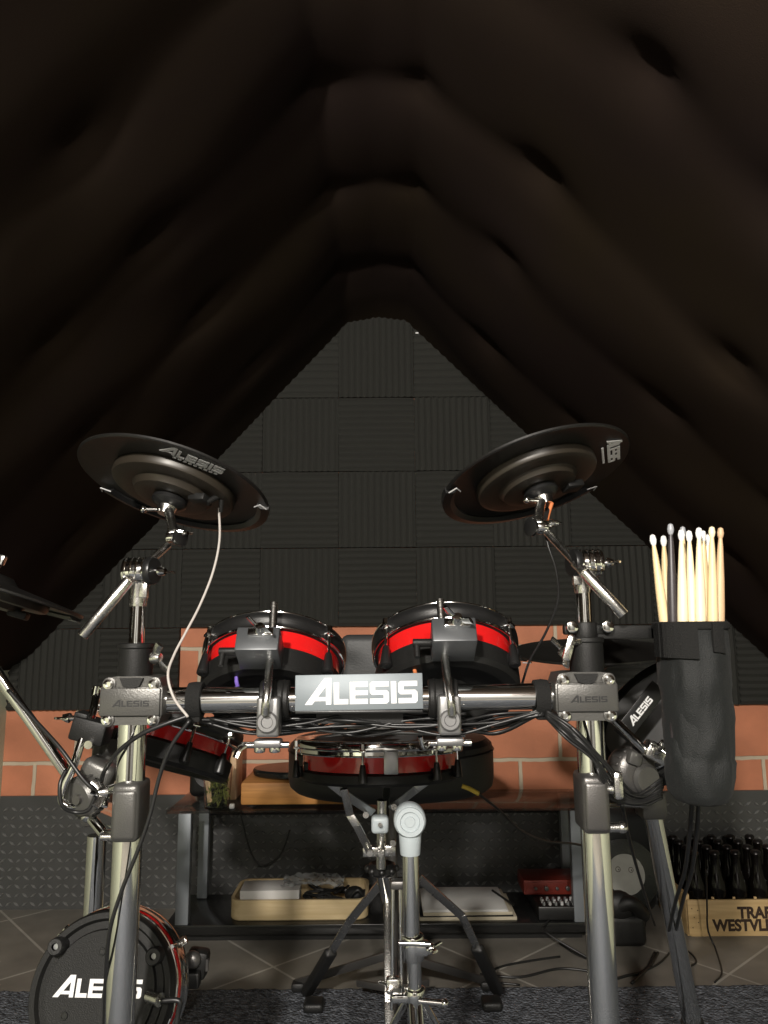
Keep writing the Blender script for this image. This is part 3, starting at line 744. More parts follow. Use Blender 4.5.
# cymbal arms
def arm(side):
    i = side
    p = pL if i == 0 else pR
    zb = rackz + .03
    base = Vector((p.x, YP, zb))
    root = thing('boom_stand', base, ('chrome boom arm rising from the left rack post to the high cymbal' if i == 0 else 'chrome boom arm rising from the right rack post to the high cymbal'), 'cymbal arm', 'cymbal boom arms')
    top = at(137 if i == 0 else 581, 585 if i == 0 else 572, YP)
    top.x = p.x
    MB().cyl(base, top, .0105, seg=28).build('upright_tube', chrome, root)
    s = 1 if i == 0 else -1
    # tilter yoke
    bc_ = at(140 if i == 0 else 586, 571 if i == 0 else 563, YP - .008)
    bm = MB(); bm.lathe([(.0, -.030), (.0115, -.030), (.0125, -.024), (.0125, -.010), (.018, .008), (.0175, .016), (0, .016)], Matrix.Translation(top), 24); bm.box(top + Vector((s * .010, -.008, -.002)), (.012, .012, .034), bev=.002); bm.build('yoke', chrome_worn, root)
    bm = MB(); a = bc_ + Vector((-s * .022, 0, .0)); b = bc_ + Vector((s * .012, 0, 0))
    bm.cyl(a, b, .0185, seg=32, bev=.003)
    for k in range(4): q = a + (b - a) * (.15 + .24 * k); bm.torus(frame(q, b), .0185, .0015, 32, 6)
    bm.build('tilter_barrel', chrome, root)
    bm = MB(); bm.lathe([(0, 0), (.0185, 0), (.0195, .002), (.0195, .008), (.0185, .010), (.008, .011), (0, .011)], frame(b, b + Vector((s, -.25, 0))), 32); bm.build('toothed_disc', plastic, root)
    bm = MB(); q = b + Vector((s * .011, -.004, 0)) if i == 0 else a + Vector((.002, 0, 0))
    dirn = Vector((1, -.3, -.12)) if i == 0 else Vector((1, -.1, 0))
    if i == 1: q = bc_ + Vector((.022, 0, 0))
    bm.cyl(q, q + dirn.normalized() * .016, .0045, seg=14); 
    Mw = frame(q + dirn.normalized() * .006, q + dirn.normalized() * 2); bm.wing(Mw, .8); bm.build('wing_nut', chrome, root)
    # boom
    if i == 0: lo, mid_, hi = at(82, 636, YP - .035), at(129, 580, YP - .022), at(168, 545, 1.085)
    else: lo, mid_, hi = at(624, 615, YP - .040), at(584, 572, YP - .028), at(545, 530, 1.09)
    bm = MB(); bm.cyl(lo, mid_, .0082, seg=24, bev=.0012); bm.build('boom_grip', chrome_worn, root)
    bm = MB(); bm.cyl(mid_, hi, .0058, seg=20); bm.cyl(mid_ + (lo - mid_) * .02, mid_ + (hi - mid_) * .2, .0076, seg=20); bm.build('boom_rod', chrome_worn, root)
    # upper tilter
    tc = at(174 if i == 0 else 541, 537 if i == 0 else 527, 1.09)
    bm = MB(); bm.cyl(tc + Vector((-s * .010, 0, 0)), tc + Vector((s * .012, 0, 0)), .0105, seg=24, bev=.002); bm.ball(tc, .0115, (1, .8, 1))
    bm.build('upper_tilter', chrome, root)
    bm = MB(); e = tc + Vector((-.014 if i == 1 else .010, -.010, -.002)); bm.lathe([(0, 0), (.0125, 0), (.0135, .002), (.0135, .006), (.008, .008), (0, .008)], frame(e, e + Vector((-1 if i == 1 else 1, -.6, 0))), 24); bm.build('toothed_disc', plastic, root)
    bm = MB(); q = tc + Vector((.012 , -.010, .004)); bm.cyl(tc, q + Vector((.012, -.004, 0)), .003); bm.wing(frame(q, q + Vector((1, -.5, .1))), .65); bm.build('wing_nut', chrome, root)
    cyc = cyL if i == 0 else cyR
    nrm = (cyc.rotation_euler.to_matrix() @ Vector((0, 0, 1)))
    hub = cyc.location - nrm * .036
    rod0 = at(173 if i == 0 else 538, 530 if i == 0 else 520, 1.095)
    bm = MB(); bm.cyl(rod0, hub, .0072, seg=24); bm.cyl(rod0 - (hub - rod0).normalized() * .012, rod0, .009, seg=20); bm.build('cymbal_rod', chrome_worn, root)
    bm = MB(); bm.cyl(hub - nrm * .014, hub + nrm * .001, .012, .016, seg=24); bm.build('cup_washer', chrome_worn, root)
    bm = MB(); q = hub - nrm * .008 + Vector((-.010, -.012, 0)); bm.cyl(q, q + Vector((-.020, -.004, .0)), .003); bm.ball(q + Vector((-.02, -.004, 0)), .006); bm.build('set_screw', chrome, root)
    return root
armL = arm(0); armR = arm(1)

# boom tube of the far-left cymbal, leaving the frame
root = thing('boom_stand', at(78, 792, 1.18), 'thin chrome boom tube slanting out past the left edge of the photo', 'cymbal arm')
bm = MB(); bm.cyl(at(-45, 612, 1.14), at(66, 772, 1.17), .0085, seg=28); bm.build('boom_tube', chrome, root)
bm = MB(); bm.cyl(at(-22, 655, 1.15), at(74, 785, 1.19), .0042, seg=16); bm.build('cable_guide', chrome_worn, root)
bm = MB(); bm.cyl(at(-45, 614, 1.14), cy3.location - Vector((0, 0, .03)), .008, seg=20); bm.build('cymbal_rod', chrome_worn, root)
bm = MB(); bm.box(at(2, 560, 1.16), (.010, .012, .016), rot=(0, R(20), 0), bev=.002); 

bm.build('rod_tip', chrome_worn, root); bm = MB(); bm.cyl(at(2, 560, 1.16), cy3.location + Vector((.0, 0, .02)), .005); bm.build('tilter_stem', chrome_worn, root)
bm = MB(); c0 = at(84, 797, 1.13)
bm.lathe([(0, -.02), (.026, -.02), (.030, -.012), (.030, .006), (.024, .012), (.012, .014), (0, .014)], face_cam(c0, R(10), R(15), R(-25)), 36)
for k in range(16):
    a = 2 * PI * k / 16; bm.box((.0295 * math.cos(a), .0295 * math.sin(a), -.003), (.005, .005, .018), rot=(0, 0, a), bev=.001, M=face_cam(c0, R(10), R(15), R(-25)))
bm.box(at(98, 775, 1.15), (.05, .04, .045), rot=(0, R(25), 0), bev=.010, seg=3)
bm.build('clamp_body', gun, root)
bm = MB(); bm.cyl(c0 + Vector((0, -.010, 0)), c0 + Vector((-.004, -.020, 0)), .007, seg=16); bm.build('centre_screw', dark_steel, root); bm = MB(); bm.cyl(at(102, 792, 1.09), at(122, 786, 1.04), .006); bm.wing(face_cam(at(106, 797, 1.08), 0, R(30), R(-30)), .8); bm.build('clamp_screw', chrome, root)
bm = MB(); bm.cyl(at(86, 812, 1.14), at(104, 834, 1.10), .007, seg=16); bm.cyl(at(104, 834, 1.10), at(122, 832, 1.07), .005, seg=16); bm.ball(at(88, 815, 1.13), .0105); bm.build('clamp_tail', chrome, root)

# mount with bent rod on the left (holds the low tom)
root = thing('tom_mount', at(92, 728, 1.16), 'black block clamp with long bent rod left of the left post', 'drum mount')
bm = MB(); bm.box(at(92, 730, 1.14), (.052, .04, .034), rot=(0, R(14), 0), bev=.004); bm.box(at(84, 716, 1.14), (.020, .03, .012), rot=(0, R(14), 0), bev=.002); bm.build('clamp_block', plastic_matt, root)
bm = MB(); bm.tube([at(98, 690, 1.18), at(92, 715, 1.14), at(82, 740, 1.125), at(74, 765, 1.12), at(65, 785, 1.12), at(62, 799, 1.12), at(68, 806, 1.12), at(80, 806, 1.13)], .0060, 14, n=8); bm.build('bent_rod', chrome, root)
bm = MB(); bm.cyl(at(62, 717, 1.12), at(80, 719, 1.13), .0042, seg=14); bm.wing(frame(at(70, 718, 1.12), at(60, 717, 1.12)), .8); bm.build('wing_bolt', chrome, root); bm = MB(); bm.cyl(at(88, 745, 1.11), at(93, 742, 1.13), .006); bm.build('clamp_screw', chrome, root)
bm = MB(); bm.cyl(at(97, 686, 1.17), at(95, 697, 1.17), .006, seg=12); bm.cyl(at(93, 688, 1.17), at(102, 688, 1.17), .003); bm.build('rod_stop', chrome, root)
bm = MB(); bm.tube([at(108, 742, 1.2), at(106, 760, 1.19), at(102, 775, 1.17)], .022, 18); bm.build('swivel_body', gun, root)

# mount on the right (behind bag)
root = thing('tom_mount', at(640, 768, 1.2), 'grey swivel clamp with chrome rod under the edge-on pad by the stick bag', 'drum mount')
bm = MB(); M_ = face_cam(at(636, 771, 1.16), R(0), R(20), R(15))
bm.lathe([(0, -.03), (.031, -.03), (.034, -.022), (.034, .0), (.030, .006), (.02, .010), (0, .010)], M_, 40)
for k in range(18):
    a = 2 * PI * k / 18; bm.box((.033 * math.cos(a), .033 * math.sin(a), -.008), (.005, .0045, .02), rot=(0, 0, a), bev=.001, M=M_)
bm.build('swivel_body', dark_steel, root)
bm = MB(); bm.lathe([(0, .008), (.020, .008), (.022, .012), (.018, .018), (0, .018)], M_ @ Matrix.Translation((.012, -.006, 0)), 30); bm.box((-.015, .016, .010), (.022, .02, .014), bev=.004, M=M_); bm.build('swivel_cap', gun, root)
bm = MB(); bm.cyl(at(611, 717, 1.12), at(649, 754, 1.14), .0062, seg=20); bm.build('mount_rod', chrome, root)
bm = MB(); bm.box(at(655, 752, 1.14), (.034, .03, .026), rot=(0, R(30), 0), bev=.005); bm.cyl(at(655, 752, 1.125), at(664, 742, 1.115), .005); bm.wing(face_cam(at(658, 748, 1.12), 0, R(40)), .8); bm.build('wing_bolt', chrome_worn, root)

# ------------------------------------------------------------------ stick bag and sticks
bc_ = at(690.5, 630, 1.03); bx = bc_.x; zt = at(692, 625, 1.03).z; zb = at(697, 803, 1.03).z; H = zt - zb
bag = thing('stick_bag', (bx, 1.03, zb), 'black nylon drumstick bag hanging at the right of the rack', 'stick bag')
bm = MB(); prof = [(0, .0), (.022, .0), (.034, .005), (.041, .016), (.0440, .036), (.0445, .055), (.0430, .060), (.0445, .066)] + [(.0447 + .0022 * k / 14 + .0006 * math.sin(k * 1.7), .066 + (H - .076) * k / 14) for k in range(1, 14)] + [(.0470, H - .006), (.0480, H), (.0440, H), (.0410, .05), (.0, .05)]
bm.lathe(prof, Matrix.Translation((bx, 1.03, zb)), 72)
for v in bm.bm.verts:
    z = v.co.z - zb
    d = v.co - Vector((bx, 1.03, v.co.z)); th = math.atan2(d.y, d.x)
    w = .0040 * noise.noise(Vector((math.cos(th) * 1.6, math.sin(th) * 1.6, z * 16))) + .0022 * noise.noise(Vector((math.cos(th) * 4, math.sin(th) * 4, z * 45 + 3)))
    w += .0018 * math.sin(z * 90 + 3 * math.sin(th * 2)) * (1 if z < .10 else .25)
    if d.length > .001 and .003 < z < H - .01: v.co += d.normalized() * w
    v.co.x += -.001 * (1 - z / H) + .002 * math.sin(z * 14)
bm.build('bag_body', cloth_black, bag, ang=60)
bm = MB(); bm.torus(Matrix.Translation((bx, 1.03, zt - .001)), .0470, .0035, 60, 8, 1, 1.6); bm.build('rim', strap_mat, bag)
for (xa, w_, hh, nm) in ((680.5, .050, .045, 'front_flap'), (720.5, .016, .038, 'side_flap')):
    q = at(xa, 639, .975); bm = MB(); n = 8
    dx = q.x - bx
    for k in range(n):
        xa0 = dx - w_ / 2 + w_ * k / n; xa1 = xa0 + w_ / n; xm = max(-.0490, min(.0490, (xa0 + xa1) / 2))
        yy = 1.03 - math.sqrt(max(0, .0510 ** 2 - xm ** 2)); ang = math.asin(xm / .0510)
        bm.box((bx + xm, yy, zt - hh / 2 + .003 - .002 * (k / n)), (w_ / n / max(.35, math.cos(ang)) * 1.04, .004, hh), rot=(0, 0, ang))
    bm.build('velcro_flap', strap_mat, bag)
bm = MB(); za = at(640, 632, YP).z
bm.box(((pR.x + bx - .05) / 2 + .005, YP - .004, za), (bx - .05 - pR.x + .02, .005, .018), bev=.001); bm.box((bx - .02, YP - .004 , za - .001), (.06, .005, .016), bev=.001)
bm.cyl((pR.x, YP, za - .012), (pR.x, YP, za + .014), .017, seg=28, bev=.002); bm.box((pR.x, YP - .002, za + .004), (.062, .014, .014), bev=.003)
bm.build('holder_arm', plastic_matt, bag)
for sx in (-1, 1):
    q = Vector((pR.x + sx * .0245 + .002, YP - .012, za + .008)); bm = MB(); bm.cyl(q, q + Vector((0, -.010, 0)), .0085, seg=24, bev=.002); bm.build('thumb_screw', chrome, bag)
bm = MB(); q = at(569, 648, YP - .025); bm.box(q, (.012, .008, .036), rot=(0, R(18), 0), bev=.0035); bm.cyl(q + Vector((.004, 0, .008)), (pR.x, YP - .01, q.z + .01), .005); bm.build('wing_lever', chrome_worn, bag)

stick_spec = [ # tip px, tip py, foot px at the rim, material, tip material, label
    (652.2, 534, 664.5, wood_stick, nylon_tip, 'pale hickory drumstick leaning out at the left of the bag', 1.028),
    (663.4, 535, 667.5, wood_stick, nylon_tip, 'hickory drumstick just left of the black stick, second from the left', 1.045),
    (670.4, 523, 672.8, black_stick, grey_tip, 'black lacquered drumstick standing tallest in the bag', 1.02),
    (681.2, 529, 682.8, wood_pale, nylon_tip, 'pale maple drumstick with long white tip right of the black stick', 1.012),
    (682.6, 526, 684.5, wood_stick, grey_tip, 'drumstick with a grey tip half hidden behind the pale maple stick', 1.058),
    (688.8, 530, 692.6, wood_pale, nylon_tip, 'pale drumstick with white tip in the middle of the bag', 1.022),
    (698.8, 527, 700.5, wood_pale, nylon_tip, 'drumstick with the tallest white tip right of the middle', 1.012),
    (702.8, 530, 706.5, wood_stick, nylon_tip, 'drumstick tucked behind the tallest white-tipped one', 1.036),
    (707.4, 534, 708.5, wood_pale, nylon_tip, 'short white-tipped drumstick deep at the back of the bag', 1.056),
    (711.8, 526, 712.8, wood_stick, wood_pale, 'light wooden-tipped drumstick second from the right', 1.012),
    (720.6, 527, 719.2, wood_tan, wood_tan, 'tan wooden drumstick at the far right of the bag', 1.03)]
for (tx, ty, fx, m1, m2, lab, yy) in stick_spec:
    tip = at(tx, ty, yy); foot = at(fx, 622, yy); d = (tip - foot).normalized(); Ls = .385
    base = tip - d * Ls
    k = (foot.z - zb - .056) 
    base = tip - d * min(Ls, (tip.z - zb - .056) / d.z)
    Lr = (tip - base).length
    q = Vector((0, 0, 1)).rotation_difference(d)
    root = thing('drumstick', base, lab, 'drumstick', 'drumsticks in the bag', rot=q.to_euler())
    bm = MB(); r_ = .0070
    bm.lathe([(0, 0), (r_ * .7, .001), (r_, .006), (r_, Lr - .115), (r_ * .86, Lr - .075), (r_ * .55, Lr - .03), (r_ * .36, Lr - .0155), (0, Lr - .0155)], None, 20); bm.build('shaft', m1, root, world=False)
    bm = MB(); bm.lathe([(0, Lr - .017), (r_ * .36, Lr - .0165), (r_ * .56, Lr - .013), (r_ * .66, Lr - .0085), (r_ * .48, Lr - .0022), (0, Lr)], None, 18); bm.build('tip', m2, root, world=False)

# ------------------------------------------------------------------ kick pad
kc = at(100, 993, 1.20)
kick = thing('kick_pad', (kc.x, 1.22, RUGZ), 'round black kick drum pad with white wordmark low at the left', 'kick drum pad')
M_ = face_cam(kc, R(-16), 0, R(-3))
bm = MB(); bm.lathe([(0, 0), (.060, 0), (.082, .001), (.084, -.004), (.094, -.004), (.098, .002), (.106, .002), (.109, -.003), (.109, -.02), (.10, -.024), (0, -.024)], M_, 80); bm.build('back_plate', plastic_matt, kick)
bm = MB(); bm.lathe([(.104, -.018), (.1068, -.018), (.1068, -.060), (.104, -.060)], M_, 80, closed=True); bm.build('shell', red, kick)
bm = MB(); bm.torus(M_ @ Matrix.Translation((0, 0, -.022)), .1085, .0026, 80, 8); bm.lathe([(.107, -.036), (.112, -.033), (.1135, -.038), (.1125, -.046), (.1150, -.052), (.1155, -.062), (.113, -.068), (.107, -.068)], M_, 80, closed=True); bm.torus(M_ @ Matrix.Translation((0, 0, -.038)), .1075, .002, 80, 8)
bm.build('hoop', chrome, kick)
bm = MB(); bm.lathe([(0, -.066), (.108, -.064), (.108, -.068), (0, -.070)], M_, 64); bm.build('drum_head', mesh_head, kick)
bm = MB(); wordmark(bm, M_ @ Matrix.Translation((-.004, .006, .0008)), .134, .001, .95); bm.build('wordmark', white_print, kick)
for a in (32, 140, 212, 328, 90, 270):
    if a == 90: continue
    d = Vector((math.cos(R(a)), math.sin(R(a)), 0)) * (.094 if a in (32, 140) else .108)
    bm = MB(); bm.lathe([(.005, .020), (.0105, .020), (.0125, .017), (.0125, -.006), (.009, -.03), (0, -.03), (0, .012), (.005, .012)], M_ @ Matrix.Translation(d), 24); bm.build('lug', rubber, kick)
    bm = MB(); bm.lathe([(0, .0150), (.0042, .0150), (.0042, .011), (0, .011)], M_ @ Matrix.Translation(d), 12); bm.build('lug_screw', steel, kick)
    bm = MB(); d2 = d.normalized() * .112; bm.cyl(M_ @ (d2 + Vector((0, 0, -.02))), M_ @ (d2 + Vector((0, 0, -.066))), .003, seg=10); bm.box((0, 0, 0), (.018, .012, .010), bev=.002, M=M_ @ Matrix.Translation(d2 * 1.03 + Vector((0, 0, -.060))) @ Matrix.Rotation(R(a), 4, 'Z')); bm.build('tension_claw', chrome, kick)
for (hx, hy) in ((98, 956), (66, 1014)):
    q = at(hx, hy, 1.2); q = M_ @ Vector((q.x - kc.x, (q.z - kc.z) / math.cos(R(16)), .001)); T_ = Matrix.Translation(q) @ M_.to_3x3().to_4x4(); bm = MB(); bm.torus(T_, .0045, .0012, 18, 6); bm.lathe([(0, .0002), (.004, .0002), (.004, -.002), (0, -.002)], T_, 16); bm.build('screw_recess', plastic, kick)
jq = at(156, 1000, 1.185); bm = MB(); bm.cyl(jq + Vector((-.014, .012, 0)), jq + Vector((.006, 0, 0)), .0095, seg=18); bm.cyl(jq + Vector((.006, 0, 0)), jq + Vector((.020, -.001, .001)), .0045, seg=18); bm.build('jack_socket', chrome_worn, kick)
bm = MB(); bm.box((kc.x, 1.245, (kc.z - .10 + RUGZ) / 2), (.05, .03, kc.z - .10 - RUGZ), bev=.004)
bm.box((kc.x, 1.25, RUGZ + .012), (.24, .16, .02), bev=.006); bm.box((kc.x, 1.25, kc.z - .09), (.09, .028, .04), bev=.004); bm.build('tower_base', plastic_matt, kick)
q = at(196, 963, 1.32); bm = MB(); bm.box(q + Vector((.0, .01, -.004)), (.036, .03, .045), rot=(0, R(8), 0), bev=.008); bm.box(((q.x + kc.x) / 2, 1.31, q.z - .02), (q.x - kc.x + .02, .02, .025), bev=.004); bm.box((kc.x, 1.30, kc.z - .06), (.03, .05, .12)); kb = bm.build('height_bracket', plastic_matt, kick)
bm = MB(); bm.ball(q + Vector((-.004, -.008, .008)), .014, (1, .8, 1), 20); bm.cyl(q + Vector((.018, 0, -.012)), q + Vector((.018, 0, .006)), .003); bm.build('round_knob', dark_steel, kb)

# ------------------------------------------------------------------ snare pad on stand
sn = drum_pad('snare_pad', .160, .068, 'red and black snare pad with chrome rim on its stand below the badge', 'snare pad', bracket=False, bt=.018, lugs=(-72, -10 - 0, 38, 60, 120, 180, -130), hoop=chrome)
sn.location = at(380, 757, 1.56); sn.rotation_euler = Euler((R(-4.5), R(-.3), 0))
q = at(391, 763, 1.395); bm = MB(); bm.box(q, (.026, .007, .040), rot=(R(-3), 0, 0), bev=.002); o = bm.build('grip_tab', steel, None); adopt(o, sn)
q = at(369, 729, 1.46); bm = MB(); bm.box(q, (.085, .014, .018), bev=.003); o = bm.build('trigger_bar', dark_steel, None); adopt(o, sn)
bm = MB(); bm.box(at(449, 738, 1.40), (.02, .02, .022), bev=.006, seg=3); bm.cyl(at(449, 735, 1.40), at(465, 735, 1.40), .004); o = bm.build('side_knob', steel, None); adopt(o, sn)

ss = thing('snare_stand', at(384, 960, 1.80).xy.to_3d() + Vector((0, 0, RUGZ)), 'flat-legged chrome snare stand with basket arms under the snare pad', 'drum stand')
hx = at(384, 880, 1.62)
def flatbar(pts, w, t, m, nm, par, side=Vector((0, 1, 0))):
    bm = MB()
    for a, b in zip(pts, pts[1:]):
        d = b - a; M = frame(a, b, side)
        bm.box((0, 0, d.length / 2), (w, t, d.length + t), bev=min(w, t) * .25, M=M)
    return bm.build(nm, m, par)
# basket arms
Ya = 1.50
flatbar([at(311, 772, 1.49), at(328, 781, 1.47), at(346, 795, 1.48), at(372, 812, 1.54)], .016, .006, steel, 'basket_arm', ss)
flatbar([at(344, 790, 1.47), at(350, 815, 1.50), at(357, 826, 1.50), at(370, 852, 1.54)], .015, .006, chrome_worn, 'basket_strut', ss)
flatbar([at(431, 778, 1.48), at(416, 789, 1.48), at(392, 808, 1.54)], .015, .006, steel, 'basket_arm', ss)
flatbar([at(387, 782, 1.69), at(385, 830, 1.6)], .015, .006, steel, 'basket_arm', ss)
for (a, b) in ((309, 768), (433, 774)):
    MB().cyl(at(a, b - 6, 1.50), at(a, b + 6, 1.50), .011, .008, bev=.002).build('rubber_grip', rubber, ss)
bm = MB(); bm.box(at(380, 824, 1.54), (.034, .03, .032), bev=.007, seg=3); bm.build('pivot_block', grey_plastic, ss)
bm = MB(); q = at(380, 824, 1.52); bm.cyl(q, q + Vector((0, -.008, 0)), .004); bm.box(at(372, 851, 1.55), (.036, .02, .018), bev=.002); bm.box(at(390, 850, 1.55), (.022, .02, .020), bev=.002)
bm.cyl(at(382, 800, 1.56), at(381, 868, 1.57), .010, seg=20)
for (a, b) in ((366, 814), (394, 806), (402, 800), (370, 852), (381, 852), (393, 842)): q = at(a, b, 1.53); bm.cyl(q, q + Vector((0, -.010, 0)), .006, seg=12)
bm.build('tilter_linkage', chrome_worn, ss)
bm = MB(); q = at(382, 868, 1.60); M_ = Matrix.Translation(q); bm.lathe([(0, -.012), (.024, -.012), (.030, -.006), (.030, .004), (.022, .010), (0, .010)], M_, 24)
for k in range(8): a = 2 * PI * k / 8; bm.ball((.028 * math.cos(a), .028 * math.sin(a), -.001), .008, (1, 1, 1), 10, M=M_)
bm.build('basket_nut', plastic, ss)
hub = at(388, 886, 1.68)
MB().cyl(at(382, 872, 1.61), hub + Vector((0, 0, -.03)), .013, seg=24).build('centre_tube', chrome, ss)
MB().cyl(hub, (hub.x, hub.y, .12), .0095, seg=20).build('lower_tube', chrome, ss)
def leg(p0, p1, p2, p3, w=.018):
    l = flatbar([p0, p1, p2], w, .007, chrome_worn, 'leg', ss, side=Vector((0, 1, .2)))
    d = (p2 - p1).normalized()
    bm = MB(); M = frame(p2 - d * .045, p2 + d); Lf = (p3 - p2).length + .06
    bm.box((0, 0, Lf / 2 - .01), (.030, .022, Lf), bev=.007, seg=3, M=M)
    q = Vector(p3); bm.box((q.x, q.y, RUGZ + .008), (.050, .05, .022), bev=.008, seg=3); bm.build('rubber_foot', rubber, l, world=True)
f1 = at(314, 985, 2.02); f1.z = RUGZ + .01; f2 = at(491, 985, 2.02); f2.z = RUGZ + .01
leg(at(380, 884, 1.70), at(349, 922, 1.80), at(325, 962, 1.93), f1)
leg(at(419, 878, 1.70), at(462, 916, 1.80), at(482, 958, 1.93), f2)
MB().tube([at(380, 884, 1.70), at(400, 881, 1.66), at(419, 878, 1.70)], .008, 10).build('leg_collar', chrome_worn, ss)
f3 = Vector((hub.x + .01, 1.38, RUGZ + .01)); leg(hub + Vector((0, -.012, -.02)), Vector((hub.x, 1.54, .25)), Vector((hub.x + .005, 1.42, .07)), f3)

# straight stand in front
xs = at(410, 830, 1.28); YS = 1.28
st_ = thing('pedal_stand', (xs.x, YS, RUGZ), 'straight chrome tube stand with a grey round cap in front of the snare stand', 'stand')
q = at(410, 822, YS - .02)
bm = MB(); bm.lathe([(0, 0), (.024, 0), (.0262, -.004), (.0262, -.028), (.024, -.032), (0, -.032)], face_cam(q), 40)
bm.cyl((xs.x, YS, q.z - .055), (xs.x, YS, q.z), .0165, .020, seg=30, bev=.001); cp = bm.build('plastic_cap', grey_plastic, st_)
bm = MB(); bm.lathe([(.015, .0), (.0235, .0), (.0225, .004), (.016, .004)], face_cam(q), 36, closed=True); bm.lathe([(0, .002), (.008, .002), (.009, -.001), (0, -.001)], face_cam(q), 24); bm.build('cap_ring', grey_plastic, cp)
zm = at(410, 945, YS).z
MB().cyl((xs.x, YS, zm), (xs.x, YS, q.z - .05), .0135, seg=32).build('upper_tube', chrome, st_)
zl = RUGZ + .08
MB().cyl((xs.x + .004, YS, zl), (xs.x + .004, YS, zm), .0115, seg=32).build('lower_tube', chrome, st_)
bm = MB(); bm.cyl((xs.x + .002, YS, zm - .022), (xs.x + .002, YS, zm + .016), .018, seg=28, bev=.003); bm.box((xs.x + .016, YS - .012, zm), (.022, .014, .022), bev=.004)
bm.wing(frame(Vector((xs.x + .026, YS - .016, zm)), Vector((xs.x + 1, YS - .3, zm + .3))), .9); bm.cyl((xs.x - .02, YS - .012, zm + .008), (xs.x + .03, YS - .018, zm + .008), .0045); bm.build('height_clamp', chrome, st_)
z2 = at(410, 996, YS).z
bm = MB(); bm.cyl((xs.x + .004, YS, z2 - .012), (xs.x + .004, YS, z2 + .012), .017, seg=28, bev=.002)
bm.cyl((xs.x + .01, YS - .016, z2), (xs.x + .05, YS - .02, z2 - .002), .0045); bm.ball((xs.x + .05, YS - .02, z2 - .002), .0065); bm.box((xs.x - .018, YS - .006, z2), (.03, .014, .012), bev=.003); bm.build('leg_clamp', chrome, st_)
for k, (dx, dy) in enumerate(((-.20, .10), (.20, .12), (0.02, -.24))):
    n = Vector((dx, dy, 0)).normalized()
    for off in (-.006, .006):
        s_ = Vector((-n.y, n.x, 0)) * off
        if off < 0:
            bm = MB(); bm.tube([Vector((xs.x + .004, YS, z2 - .006)) + n * .012 + s_, Vector((xs.x + .004, YS, (z2 + RUGZ) / 2 + .03)) + n * .10 + s_, Vector((xs.x + dx, YS + dy, RUGZ + .016)) + s_], .0045, 10)
            bm.tube([Vector((xs.x + .004, YS, zl)) + s_, Vector((xs.x + .004, YS, zl + .03)) + n * .11 + s_], .004, 10, smooth=False)
        else: bm.tube([Vector((xs.x + .004, YS, z2 - .006)) + n * .012 + s_, Vector((xs.x + .004, YS, (z2 + RUGZ) / 2 + .03)) + n * .10 + s_, Vector((xs.x + dx, YS + dy, RUGZ + .016)) + s_], .0045, 10)
    lg = bm.build('leg', chrome, st_)
    MB().box((xs.x + dx, YS + dy, RUGZ + .010), (.03, .03, .02), bev=.006).build('rubber_foot', rubber, lg)
# twin pull rods beside it
rod = [(393, 880, 392, 1010), (400, 882, 402, 1010)]
for (a, b, c, d) in rod:
    MB().cyl(at(a, b, YS + .03), at(c, d, YS + .02), .0030, seg=12).build('side_rod', chrome, st_)
MB().box(at(397, 884, YS + .02) + Vector((.006, 0, 0)), (.034, .02, .014), bev=.004).build('rod_bridge', dark_steel, st_)
bm = MB(); q = at(393, 985, YS + .02); bm.box(q, (.022, .018, .024), bev=.004); bm.wing(frame(q, q + Vector((-1, -.4, 0))), .9); bm.build('rod_clamp', chrome_worn, st_)

# ------------------------------------------------------------------ drum throne
YT = 1.98
tc_ = at(391, 762, YT)
th = thing('drum_throne', (tc_.x, YT, RUGZ), 'black drum throne with round padded seat and backrest behind the snare pad', 'drum throne')
bm = MB(); rr = .262; hh = .062
prof = [(0, hh + .006), (rr * .7, hh + .004), (rr * .93, hh), (rr * .985, hh - .012), (rr, hh - .03), (rr, -hh + .028), (rr * .985, -hh + .010), (rr * .94, -hh), (0, -hh)]
bm.lathe(prof, Matrix.Translation((tc_.x, YT, tc_.z - .0)) @ Matrix.Diagonal((1, .78, 1, 1)), 64); seat = bm.build('seat', throne_mat, th)
bm = MB(); bm.torus(Matrix.Translation((tc_.x, YT, tc_.z + .035)) @ Matrix.Diagonal((1, .78, 1, 1)), rr * 1.0, .0028, 64, 6); bm.build('piping', plastic, seat)
bp_ = at(372, 662, YT + .20); bm = MB(); bm.box((bp_.x + .012, YT + .20, bp_.z + .006), (.205, .05, .145), bev=.024, seg=5); bm.build('backrest', backrest_mat, th)
bm = MB(); bm.tube([(bp_.x + .01, YT + .215, bp_.z), (bp_.x + .01, YT + .23, tc_.z), (bp_.x + .01, YT + .18, tc_.z - .07), (tc_.x, YT, tc_.z - .08)], (.016, .006), 10); bm.build('backrest_bar', dark_steel, th)
MB().cyl((tc_.x, YT, .06), (tc_.x, YT, tc_.z - .055), .014, seg=24).build('post', dark_steel, th)
for a in (152, 28, 270):
    d = Vector((math.cos(R(a)), math.sin(R(a)), 0)); b = Vector((tc_.x, YT, 0)); ft = b + d * .28
    if ft.y > yr: pass
    zf = RUGZ if ft.y < yr - .03 else 0
    lg = flatbar([b + Vector((0, 0, .15)) + d * .015, ft + Vector((0, 0, zf + .02))], .02, .008, dark_steel, 'leg', th)
    flatbar([b + Vector((0, 0, .075)) + d * .012, b + d * .10 + Vector((0, 0, .07))], .016, .006, dark_steel, 'brace', lg)
    MB().box(ft + Vector((0, 0, zf + .012)), (.035, .035, .024), bev=.008).build('rubber_foot', rubber, lg)

